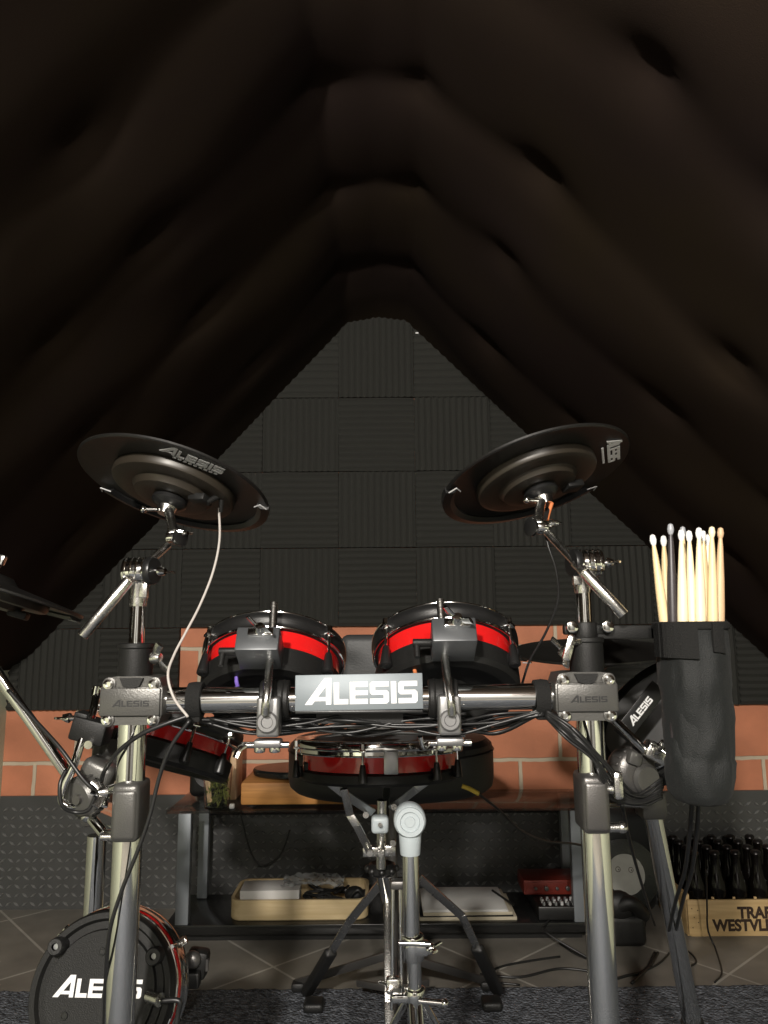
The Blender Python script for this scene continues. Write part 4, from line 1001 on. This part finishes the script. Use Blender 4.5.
# ------------------------------------------------------------------ low table
zg = at(300, 810, 2.43).z; zg = at(200, 811, 2.42).z
xL = at(166, 811, 2.42).x; xR = at(600, 806, 2.42).x; YF, YB = 2.42, 2.70
tb = thing('low_table', ((xL + xR) / 2, 2.56, 0), 'low black glass-topped table with grey metal legs against the wall', 'table')
MB().box(((xL + xR) / 2, (YF + YB) / 2, zg - .004), (xR - xL, YB - YF, .008), bev=.002).build('glass_top', table_glass, tb)
zs = .062
MB().box(((xL + xR) / 2, (YF + YB) / 2, zs - .014), (xR - xL - .01, YB - YF - .01, .028), bev=.002).build('lower_shelf', shelf_black, tb)
MB().box(((xL + xR) / 2, (YF + YB) / 2 + .02, (zs - .028) / 2), (xR - xL - .12, YB - YF - .07, zs - .028)).build('plinth', plastic_matt, tb)
for (lx, ly) in ((at(184, 870, YF + .02).x, YF + .022), (at(577, 850, YF + .02).x, YF + .022), (at(204, 850, YB - .03).x, YB - .03), (at(389, 900, YB - .03).x, YB - .03), (at(566, 850, YB - .03).x, YB - .03)):
    MB().box((lx, ly, (zs + zg - .008) / 2), (.040 if ly < 2.5 else .034, .03, zg - .008 - zs), bev=.002).build('leg', table_metal, tb)
MB().box(((xL + xR) / 2, YB - .012, zg - .05), (xR - xL - .14, .006, .05), bev=.001).build('rear_rail', shelf_black, tb)

# record player
ql = at(240, 806, 2.45).x; qr = at(368, 806, 2.45).x; zt1 = at(300, 782, 2.45).z
rp = thing('record_player', ((ql + qr) / 2, 2.57, zg), 'record player with orange wooden base on the table', 'record player')
MB().box(((ql + qr) / 2, 2.565, (zg + .006 + zt1) / 2 + .0), (qr - ql, .22, zt1 - zg - .010), bev=.006).build('wooden_base', orange_wood, rp)
for sx in (-1, 1):
    for sy in (-1, 1): MB().cyl(((ql + qr) / 2 + sx * .17, 2.565 + sy * .08, zg), ((ql + qr) / 2 + sx * .17, 2.565 + sy * .08, zg + .012), .015).build('foot', rubber, rp)
pc = Vector(((ql + qr) / 2 - .03, 2.575, zt1))
bm = MB(); bm.lathe([(0, 0), (.118, 0), (.126, .004), (.128, .018), (.124, .024), (.11, .025), (0, .025)], Matrix.Translation(pc) @ Matrix.Diagonal((1.2, .80, 1, 1)), 64); bm.build('platter', vinyl, rp)
bm = MB(); bm.cyl(pc + Vector((0, 0, .02)), pc + Vector((0, 0, .034)), .003); bm.cyl(pc + Vector((.18, .06, 0)), pc + Vector((.18, .06, .03)), .012); bm.tube([pc + Vector((.18, .06, .03)), pc + Vector((.17, -.02, .032)), pc + Vector((.13, -.06, .03))], .004, 8); bm.build('tone_arm', steel, rp)

# jar with dried leaves
jq = at(217, 808, 2.47); jq.z = zg
jar = thing('glass_jar', jq, 'clear glass tumbler of dried olive leaves on the table by the record player', 'glass')
gm, nt, b_ = new_mat('clear_glass'); b_.inputs['Base Color'].default_value = (1, 1, 1, 1); b_.inputs['Transmission Weight'].default_value = 1; b_.inputs['Roughness'].default_value = .02; b_.inputs['IOR'].default_value = 1.3
bm = MB(); r_ = .046; bm.lathe([(0, 0), (r_ * .85, 0), (r_, .125), (r_ - .002, .125), (r_ * .85 - .0025, .006), (0, .006)], Matrix.Translation(jq), 32); bm.build('tumbler', gm, jar)
bm = MB(); rj = random.Random(3)
for k in range(150):
    a = rj.uniform(0, 2 * PI); rr_ = rj.uniform(.004, .036); z = rj.uniform(.012, .11)
    p = jq + Vector((rr_ * math.cos(a), rr_ * math.sin(a), z)); M = Matrix.Translation(p) @ Euler((rj.uniform(0, 6), rj.uniform(0, 6), rj.uniform(0, 6))).to_matrix().to_4x4()
    L = rj.uniform(.008, .013); w_ = L * .3
    vs = [bm.bm.verts.new(M @ Vector(c)) for c in ((-L, 0, 0), (0, -w_, .001), (L, 0, 0), (0, w_, .001), (0, 0, .003))]
    for i, j in ((0, 1), (1, 2), (2, 3), (3, 0)): bm.bm.faces.new((vs[i], vs[j], vs[4]))
    bm.bm.faces.new((vs[3], vs[2], vs[1], vs[0]))
lf = bm.build('dried_leaves', leaf_mat, jar, ang=20); lf['kind'] = 'stuff'
MB().box(jq + Vector((-.030, -.006, .075)), (.016, .004, .12), rot=(0, R(-8), 0), bev=.002).build('wooden_spatula', wood_tan, jar)
q = at(232, 808, 2.45); q.z = zg; MB().box(q + Vector((0, 0, .007)), (.016, .014, .014), bev=.003).top('white_eraser', nylon_tip, q, 'tiny white cube on the table beside the tumbler', 'eraser')

# speaker behind the jar
q = at(213, 800, 2.60); sp = thing('desk_speaker', (q.x, 2.62, zg), 'black rounded desk speaker with a wooden cheek behind the tumbler', 'speaker')
zt2 = at(213, 738, 2.6).z
MB().box((q.x - .008, 2.62, (zg + zt2) / 2 + .004), (.135, .11, zt2 - zg - .008), bev=.022, seg=4).build('cabinet', plastic, sp)
MB().box((q.x + .072, 2.62, (zg + zt2) / 2 - .01), (.022, .11, zt2 - zg - .02), bev=.004).build('wooden_cheek', wood_tan, sp)
MB().cyl((q.x - .008, 2.62, zg), (q.x - .008, 2.62, zg + .012), .05).build('foot', rubber, sp)
bm = MB(); bm.lathe([(0, -.006), (.02, -.006), (.045, .001), (.05, .003), (.052, 0)], face_cam((q.x - .008, 2.563, zg + .09)), 32); bm.build('driver_cone', rubber, sp)

# tray on lower shelf
tl = at(229, 915, 2.46).x; tr = at(368, 915, 2.46).x; tzt = at(300, 902, 2.44).z
tray = thing('serving_tray', ((tl + tr) / 2, 2.56, zs), 'pale wooden tray with rounded corners on the lower shelf', 'tray')
bm = MB(); th_ = .006; hw = (tr - tl) / 2; hd = .105; zc0 = zs; hgt = max(.05, tzt - zs)
def rrect(hw, hd, r, n=6):
    o = []
    for cx, cy, a0 in ((hw - r, hd - r, 0), (-hw + r, hd - r, 90), (-hw + r, -hd + r, 180), (hw - r, -hd + r, 270)):
        for k in range(n + 1): a = R(a0 + 90 * k / n); o.append((cx + r * math.cos(a), cy + r * math.sin(a)))
    return o
tx, ty = (tl + tr) / 2, 2.56
loops = []
for (ins, z) in ((.004, 0), (0, .004), (0, hgt), (.010, hgt), (.010, .01)):
    loops.append([bm.bm.verts.new((tx + a, ty + b, zc0 + z)) for a, b in rrect(hw - ins, hd - ins, .04 - ins)])
for a, b in zip(loops, loops[1:]):
    for i in range(len(a)): bm.bm.faces.new((a[i], a[(i + 1) % len(a)], b[(i + 1) % len(a)], b[i]))
bm.bm.faces.new(loops[0][::-1]); bm.bm.faces.new(loops[-1]); bm.build('tray_body', tray_wood, tray)
zi = zs + .010
q = at(270, 900, 2.50); MB().box((q.x, 2.525, zi + .036), (.185, .10, .072), rot=(0, 0, R(2)), bev=.002).top('cardboard_box', card, (q.x, 2.525, zi), 'flat white cardboard box lying in the tray', 'box')
bm = MB(); rj = random.Random(11)
xa = at(325, 890, 2.52).x
for k in range(9):
    p0 = Vector((xa + rj.uniform(-.05, .05), 2.54 + rj.uniform(-.04, .04), zi + .018 + rj.uniform(0, .025)))
    bm.tube([p0 + Vector((rj.uniform(-.05, .05), rj.uniform(-.035, .035), rj.uniform(-.01, .02))) for _ in range(6)], .004, 7)
bm.top('coiled_cables', cable_mat, (xa, 2.54, zi), 'tangle of black cables lying in the tray beside the white box', 'cables')
bm = MB(); n = 14; gx = at(312, 885, 2.52).x; gv = []
for j in range(n + 1):
    gv.append([bm.bm.verts.new((gx - .10 + .20 * i / n, 2.50 + .11 * j / n, zi + .082 + .014 * noise.noise(Vector((i * .8, j * .8, 2))) - .022 * (abs(i / n - .5) ** 2) * 2)) for i in range(n + 1)])
for a, b in zip(gv, gv[1:]):
    for i in range(n): bm.bm.faces.new((a[i], a[i + 1], b[i + 1], b[i]))
bm.top('plastic_wrapper', film, (gx, 2.55, zi + .07), 'crumpled clear plastic wrapper on top of the white box in the tray', 'wrapper', ang=15)
q = at(358, 893, 2.52); bm = MB(); bm.ball((q.x - .012, 2.55, zi + .035), .03, (1.1, .9, .8), 18); bm.ball((q.x + .02, 2.555, zi + .028), .024, (1, .9, .8), 18); bm.tube([(q.x - .03, 2.52, zi + .03), (q.x, 2.51, zi + .06), (q.x + .02, 2.52, zi + .03)], .006, 8)
bm.top('headphones', rubber, (q.x, 2.55, zi), 'small black headphones at the right end of the tray', 'headphones')

# magazines
q = at(466, 905, 2.48); zz = zs; cols = [page, paper, shelf_black, page, paper]
for k, (m, t, lab) in enumerate(((page, .010, 'thick magazine with buff page edges at the bottom of the stack'), (shelf_black, .004, 'thin dark folder second from the bottom of the magazine stack'), (page, .009, 'buff magazine in the middle of the stack on the lower shelf'), (card, .004, 'pale booklet under the white papers on the stack'), (paper, .003, 'white paper sheets on top of the magazine stack'))):
    bm = MB(); bm.box((q.x + rnd.uniform(-.006, .006), 2.55, zz + t / 2), (.300 - .012 * k, .205, t), rot=(0, 0, R(rnd.uniform(-2, 2))), bev=.0008)
    bm.top('magazine', m, (q.x, 2.55, zz), lab, 'magazine', 'stack of magazines on the lower shelf'); zz += t + .0003
bm = MB(); a = Vector((q.x + .10, 2.60, zz + .005)); b = Vector((q.x + .145, 2.475, zz + .005)); bm.cyl(a, b, .0035, seg=10); bm.cyl(b, b + (b - a).normalized() * .01, .0035, .0008, seg=10)
bm.top('pen', plastic, a, 'black pen lying across the white papers', 'pen')

# red interface stacked on the mixer
q = at(560, 900, 2.50)
mx_ = thing('mixer', (q.x + .01, 2.52, zs), 'black mixer with rows of small grey knobs on the lower shelf under the red box', 'mixer')
MB().box((q.x + .012, 2.535, zs + .024), (.190, .21, .040), bev=.005).build('case', plastic, mx_)
for s_ in (-1, 1): MB().box((q.x + .012 + s_ * .07, 2.53, zs + .002), (.02, .14, .004)).build('foot', rubber, mx_)
for i in range(9):
    for j in range(3): MB().cyl((q.x - .062 + .0185 * i, 2.444 + .020 * j, zs + .043), (q.x - .062 + .0185 * i, 2.444 + .020 * j, zs + .054), .0050, .004, seg=10).build('knob', grey_print if (i + j) % 2 else steel, mx_)
zr0 = zs + .044
rb = thing('audio_interface', (q.x, 2.58, zr0), 'dark red audio interface stacked on the black mixer', 'audio interface')
MB().box((q.x - .006, 2.585, zr0 + .024), (.205, .12, .044), bev=.004).build('case', red_box, rb)
MB().box((q.x - .006, 2.524, zr0 + .024), (.190, .004, .034), bev=.001).build('front_panel', red_box, rb)
for k in range(5): MB().cyl((q.x - .072 + .034 * k, 2.523, zr0 + .024), (q.x - .072 + .034 * k, 2.512, zr0 + .024), .007 if k % 2 else .005, seg=16, bev=.001).build('dial', dark_steel, rb)
for s_ in (-1, 1): MB().box((q.x + s_ * .07, 2.58, zr0 + .001), (.02, .09, .004)).build('foot', rubber, rb)

# round pad leaning with pale disc, black bag behind
q = at(627, 868, 2.55)
bgp = at(622, 862, 2.64); bag2 = thing('shoulder_bag', (bgp.x, 2.64, 0), 'black soft bag slumped against the wall at the right of the table', 'bag')
bm = MB(); bm.box((0, 0, 0), (.24, .10, .33), bev=.045, seg=5)
for v in bm.bm.verts: v.co += Vector((0, .0, 0)) + v.co.normalized() * .008 * noise.noise(v.co * 14)
for v in bm.bm.verts: v.co = v.co + Vector((bgp.x - .005, 2.665, .176))
bm.build('bag_body', cloth_black, bag2, ang=60)
bm = MB(); bm.tube([(bgp.x - .07, 2.63, .32), (bgp.x - .03, 2.62, .36), (bgp.x + .04, 2.62, .355), (bgp.x + .08, 2.63, .30)], (.010, .003), 8); bm.build('carry_handle', strap_mat, bag2)
disc = thing('vinyl_record', (q.x, 2.55, 0), 'black record with pale printed label leaning on the soft bag', 'record')
rc = .108; Mr = face_cam((q.x, 2.57, rc + .046), R(-8))
bm = MB(); bm.lathe([(0, .0), (rc, .0), (rc, .003), (rc * .97, .0036), (0, .0036)], Mr, 64); bm.build('disc', vinyl, disc)
bm = MB(); bm.lathe([(0, .0036), (.062, .0036), (.062, .0042), (0, .0042)], Mr, 48); lb = bm.build('label', label_mat, disc)
for (ax_, ay) in ((-.024, .016), (.018, .014)):
    bm = MB(); bm.torus(Mr @ Matrix.Translation((ax_, ay, .0042)), .0075, .0009, 20, 6); bm.ball((ax_ + .002, ay - .001, .0045), .0022, (1, 1, .4), 10, M=Mr)
    bm.build('printed_mark', ink, lb)
MB().box((q.x, 2.565, .026), (.10, .06, .05), bev=.01).build('stand_block', plastic, disc)
q2 = at(618, 893, 2.42); bm = MB(); bm.ball((q2.x, 2.42, .11 + .0), .05, (1, .6, .9), 24); bm.box((q2.x + .02, 2.43, .045), (.11, .07, .09), bev=.018, seg=4); bm.tube([(q2.x - .02, 2.42, .1), (q2.x + .03, 2.40, .125), (q2.x + .075, 2.42, .08)], .022, 14)
bm.top('drum_pedal', rubber, (q2.x, 2.42, 0), 'black rubber foot controller in front of the record', 'foot controller')

# ------------------------------------------------------------------ crate of beer bottles
cx0 = at(689, 935, 2.47).x; YC = 2.465; zct = at(730, 900, YC).z; zct = max(.10, zct); cw = min(XR - .012, cx0 + .52) - cx0
crate = thing('bottle_crate', (cx0 + cw / 2, YC + .13, 0), 'pale wooden beer crate with burnt lettering in the right corner', 'crate')
dpt = .262
for nm, c, s in (('front_panel', (cx0 + cw / 2, YC + .005, zct / 2 + .004), (cw, .010, zct - .008)), ('back_panel', (cx0 + cw / 2, YC + dpt - .006, zct / 2), (cw, .010, zct))):
    MB().box(c, s, bev=.0015).build(nm, crate_wood, crate)
for x in (cx0 + .005, cx0 + cw - .005): MB().box((x, YC + dpt / 2, zct / 2 + .008), (.012, dpt - .022, zct + .012), bev=.0015).build('side_panel', crate_wood, crate)
MB().box((cx0 + cw / 2, YC + dpt / 2, .006), (cw - .02, dpt - .02, .010)).build('bottom_board', crate_wood, crate)
for k in range(6): 
    xk = cx0 + .012 + .0665 * (k + 1) + .006
    if xk < cx0 + cw - .02: MB().box((xk, YC + .013, zct - .004), (.008, .006, .018), bev=.001).build('divider_tip', crate_wood, crate)
bm = MB()
for (a, b) in ((.012, .03), (.018, .06), (.012, .085), (.03, .045), (.03, .08)):
    bm.cyl((cx0 + a, YC + .001, b), (cx0 + a, YC - .0008, b), .0018, seg=8)
bm.build('nail_heads', ink, crate)
def text_mesh(s, size, M, name, m, parent, off=.0, sx=1.0):
    cu = bpy.data.curves.new('lettering', 'FONT'); cu.body = s; cu.size = size; cu.extrude = .0006; cu.offset = off; cu.space_character = 1.02
    to = bpy.data.objects.new('lettering', cu); C.objects.link(to); bpy.context.view_layer.update()
    dg = bpy.context.evaluated_depsgraph_get(); me = bpy.data.meshes.new_from_object(to.evaluated_get(dg))
    bpy.data.objects.remove(to)
    me.transform(M @ Matrix.Diagonal((sx, 1, 1, 1)))
    loc = Vector((0, 0, 0)); p = parent
    while p is not None: loc += p.location; p = p.parent
    me.transform(Matrix.Translation(-loc)); me.materials.clear(); me.materials.append(m)
    o = bpy.data.objects.new(name, me); C.objects.link(o); o.parent = parent; return o
t_x = at(737.5, 912, YC).x; w_x = at(713, 925, YC).x
for nm_, s, x, ytop, ybot in (('upper_lettering', 'TRAPPIST', at(738, 915, YC).x, 907, 918), ('lower_lettering', 'WESTVLETEREN', at(713.5, 930, YC).x, 919.5, 930.5)):
    z0 = at(740, ybot, YC).z; z1 = at(740, ytop, YC).z
    o = text_mesh(s, (z1 - z0) / .70, face_cam((x, YC - .0003, z0)), nm_, ink, crate, off=.0020, sx=.95)
    # keep the words on the crate's own board
    mxx = max(v.co.x for v in o.data.vertices) + crate.location.x; lim = cx0 + cw - .012
    if mxx > lim:
        k = (lim - x) / (mxx - x)
        if k < .75: pass
        for v in o.data.vertices: v.co.x = (x - crate.location.x) + (v.co.x - (x - crate.location.x)) * k
# bottle prototype
def bottle():
    root = thing('beer_bottle', (0, 0, 0), 'x', 'bottle', 'dark beer bottles standing in the crate')
    hb = .232
    bm = MB(); bm.lathe([(0, .002), (.020, 0), (.0285, .002), (.0300, .007), (.0300, .118), (.0285, .135), (.020, .160), (.0155, .178), (.0135, .205), (.0135, .212), (.0150, .214), (.0150, .222), (.013, .223), (0, .223)], None, 26); bm.build('bottle_body', bottle_glass, root, world=False)
    bm = MB(); bm.lathe([(0, hb), (.011, hb), (.0145, hb - .003), (.0162, hb - .009), (.0145, hb - .010)], None, 24); bm.build('crown_cap', cap_mat, root, world=False)
    return root
proto = bottle(); first = True
ordn = ['first', 'second', 'third', 'fourth', 'fifth']
rown = ['front row', 'second row', 'third row', 'back row']
for j in range(4):
    for i in range(6):
        x = cx0 + .046 + .0660 * i + (.002 * (j % 2)); y = YC + .041 + .060 * j
        if x + .032 > cx0 + cw - .01 or i > 4: continue
        o = proto if first else copy_tree(proto); first = False
        o.location = (x, y, .0115); o.rotation_euler = (0, 0, rnd.uniform(0, 6))
        o['label'] = 'dark brown capped beer bottle in the %s of the crate, %s from the left' % (rown[j], ordn[i])

# ------------------------------------------------------------------ cables
def cable(pts, r, m, label, name='cable', group=None, cat='cable', seg=8):
    P_ = [at(*p) if len(p) == 3 and p[0] > 3 else Vector(p) for p in pts]
    bm = MB(); bm.tube(P_, r, seg); return bm.top(name, m, P_[0], label, cat, group, ang=180)
c1 = cable([(219, 508, 1.16), (219.5, 540, 1.13), (213, 572, 1.11), (200, 605, 1.09), (186, 632, 1.07), (174, 655, 1.05), (168, 675, 1.03), (174, 698, 1.02), (188, 717, 1.01)], .0019, cable_grey, 'light grey cable hanging from the left cymbal pad to the rail')
jp = cyL.matrix_basis @ Vector((.070, -.012, -.028)); bm = MB(); bm.cyl(jp, at(221, 495, 1.13), .0048, seg=12); bm.box(at(217, 494, 1.13), (.022, .010, .010), bev=.003); bm.cyl(at(222, 494, 1.13), at(221, 512, 1.14), .0045, .003, seg=12)
bm.top('jack_plug', plastic_matt, jp, 'right-angled black jack plug under the left cymbal pad', 'plug')
cable([(551, 503, 1.14), (545, 525, 1.11), (548, 545, 1.10), (556, 570, 1.10), (558, 600, 1.11), (546, 632, 1.13), (530, 660, 1.15), (522, 684, 1.16)], .0019, cable_mat, 'thin black cable looping down from the right cymbal pad')
cable([(552, 503, 1.135), (549, 512, 1.13), (547, 520, 1.125)], .0030, copper, 'short red cable sleeve just under the right cymbal pad')
cable([(188, 716, 1.015), (165, 724, 1.01), (140, 735, 1.01), (118, 752, 1.02), (104, 772, 1.05), (98, 790, 1.08), (84, 780, 1.09), (60, 748, 1.10), (30, 715, 1.12), (8, 690, 1.13)], .0030, cable_mat, 'black cable sweeping left past the left post')
cable([(190, 720, 1.01), (172, 745, 1.01), (160, 775, 1.015), (150, 815, 1.015), (138, 850, 1.015), (122, 890, 1.015), (110, 930, 1.02), (106, 975, 1.04), (104, 1035, 1.08)], .0028, cable_mat, 'black cable hanging down over the left post to the kick pad')
cable([(96, 795, 1.09), (88, 810, 1.09), (74, 812, 1.09), (62, 805, 1.08), (60, 785, 1.08), (66, 770, 1.09)], .0028, cable_mat, 'small loop of black cable round the left clamp')
cable([(161, 1001, 1.165), (175, 1000, 1.165), (180, 1003, 1.165), (178, 1014, 1.165), (174, 1040, 1.16)], .0038, cable_mat, 'ribbed black cable leaving the kick pad jack')
# bundle under the rail
rj = random.Random(5)
for k in range(13):
    y0 = 716 + rj.uniform(0, 4); a = 186 + rj.uniform(-2, 40); b = 545 - rj.uniform(0, 8)
    dd = 1.06 + rj.uniform(-.015, .03)
    pts = [(a, y0 + 2, dd)] + [(a + (b - a) * t, 722 + 9 * math.sin(t * 9 + k) * rj.uniform(.3, 1) + rj.uniform(-3, 6), dd + rj.uniform(-.01, .02)) for t in (.14, .28, .42, .58, .72, .86)] + [(b, 713 + rj.uniform(-3, 3), 1.035)]
    cable(pts, .0022, cable_mat, 'black cable bundled along the underside of the rail', group='cables bundled under the rail', seg=6)
for k in range(9):
    o_ = k - 4
    w1, w2, w3 = rj.uniform(-2, 2), rj.uniform(-3, 3), rj.uniform(-.01, .01)
    pts = [(546, 714 + o_ * .8, 1.03), (566 + o_ * .3, 730 + o_ * 1.9 + w1, 1.015 + w3), (588 + o_ * 1.2, 748 + o_ * 2.6 + w2, 1.01 - w3), (606 - o_ * 1.5 + w1, 774 + o_ * 1.2, 1.02 + w3), (619 - o_ * 2.0 + w2, 794 + o_ * 1.3, 1.05), (641 + w1 * 2, 799 + o_ * 1.4, 1.07 + w3), (662, 788 + o_ * 2.4, 1.08)]
    cable(pts, .0021, cable_mat, 'black cable in the thick bundle swooping from the rail past the right post', group='cable bundle by the right post', seg=6)
for k, (x, s) in enumerate(((690, 0), (697, 3))):
    cable([(x + 2, 800, 1.13), (x, 830, 1.16), (x - 5, 870, 1.3), (x - 14, 900, 1.5), (x - 22, 935, 1.8)], .0034, cable_mat, 'black cable pair dangling below the stick bag towards the floor', group='cables dangling below the stick bag')
fz = lambda px, py, h=.004: (lambda Y: at(px, py, Y))((CAM_H - h) / math.tan(math.atan((py - 512) / FPX) - PITCH))
def fcable(pts, r, label, group=None, m=None, first_=None):
    bm = MB(); P_ = ([] if first_ is None else [at(*f) for f in first_]) + [fz(x, y) for x, y in pts]
    for p in P_[(0 if first_ is None else len(first_)):]:
        p.z = (.019 if p.y < yr + .01 else .004)
    bm.tube(P_, r, 7); return bm.top('cable', m or cable_mat, P_[0], label, 'cable', group, ang=180)
fcable([(480, 975), (520, 978), (560, 970), (600, 974)], .0035, 'black cable lying on the tiles in front of the table')
fcable([(560, 958), (530, 962), (500, 968), (480, 980), (520, 986)], .003, 'black cable curling on the tiles near the snare stand')
fcable([(592, 962), (575, 955), (560, 945)], .003, 'black cable running from the mixer across the tiles', first_=[(549, 920, 2.42), (546, 932, 2.36)])
fcable([(640, 975), (660, 965), (676, 950), (690, 955), (696, 965), (680, 972)], .0028, 'thin black cable looping on the floor behind the slanted leg')
fcable([(722, 975), (715, 985)], .0026, 'thin black cable hanging in front of the crate down to the rug', first_=[(706, 870, 2.3), (707, 905, 2.36), (708, 930, 2.38), (716, 950, 2.36)])
fcable([(600, 985), (625, 978), (645, 972), (655, 955)], .004, 'thick black cable on the rug edge between post and slanted leg')
fcable([(632, 985), (650, 968), (658, 955)], .004, 'black cable rising from the rug beside the slanted leg')
cable([(462, 786, 1.62), (470, 789, 1.62), (479, 794, 1.62)], .0048, yellow, 'yellow plug sleeve below the snare pad')
cable([(479, 794, 1.62), (500, 811, 1.66), (520, 830, 1.72), (545, 841, 1.80), (575, 844, 1.9), (600, 850, 2.0)], .0028, cable_mat, 'black cable running right from the yellow plug')
cable([(622, 805, 1.2), (632, 850, 1.4), (645, 895, 1.7), (655, 925, 1.95)], .003, cable_mat, 'black cable falling between the right post and the slanted leg')
cable([(240, 812, 2.68), (250, 850, 2.68), (262, 865, 2.68), (280, 855, 2.68), (290, 830, 2.68)], .003, cable_mat, 'black cable drooping behind the table in front of the chequer plate')

# ------------------------------------------------------------------ light, world, camera
def area(name, loc, target, size, power, col):
    l = bpy.data.lights.new(name, 'AREA'); l.shape = 'DISK'; l.size = size; l.energy = power; l.color = col
    o = bpy.data.objects.new(name, l); C.objects.link(o); o.location = loc
    o.rotation_euler = (Vector(target) - Vector(loc)).to_track_quat('-Z', 'Y').to_euler(); return o
def bulb(name, loc, r, power, col):
    l = bpy.data.lights.new(name, 'POINT'); l.shadow_soft_size = r; l.energy = power; l.color = col
    o = bpy.data.objects.new(name, l); C.objects.link(o); o.location = loc; return o
bulb('ceiling_lamp', (-.42, -.95, 1.72), .05, 300, (1, .94, .86))
bulb('ceiling_lamp', (.36, -1.35, 1.74), .06, 110, (1, .94, .87))
w = bpy.data.worlds.new('world'); bpy.context.scene.world = w; w.use_nodes = True
w.node_tree.nodes['Background'].inputs[0].default_value = (.9, .95, 1, 1); w.node_tree.nodes['Background'].inputs[1].default_value = .02

cd = bpy.data.cameras.new('camera'); cam = bpy.data.objects.new('camera', cd); C.objects.link(cam)
cd.sensor_fit = 'VERTICAL'; cd.sensor_height = 36; cd.lens = 36 * FPX / 1024; cd.clip_start = .02
cam.location = (0, 0, CAM_H)
cam.rotation_euler = (Matrix.Rotation(PI / 2 + PITCH, 3, 'X') @ Matrix.Rotation(-ROLL if False else ROLL * -1, 3, 'Z')).to_euler()
bpy.context.scene.camera = cam
vs_ = bpy.context.scene.view_settings
vs_.view_transform = 'Standard'; vs_.look = 'None'; vs_.gamma = 1; vs_.exposure = 0; vs_.use_curve_mapping = False
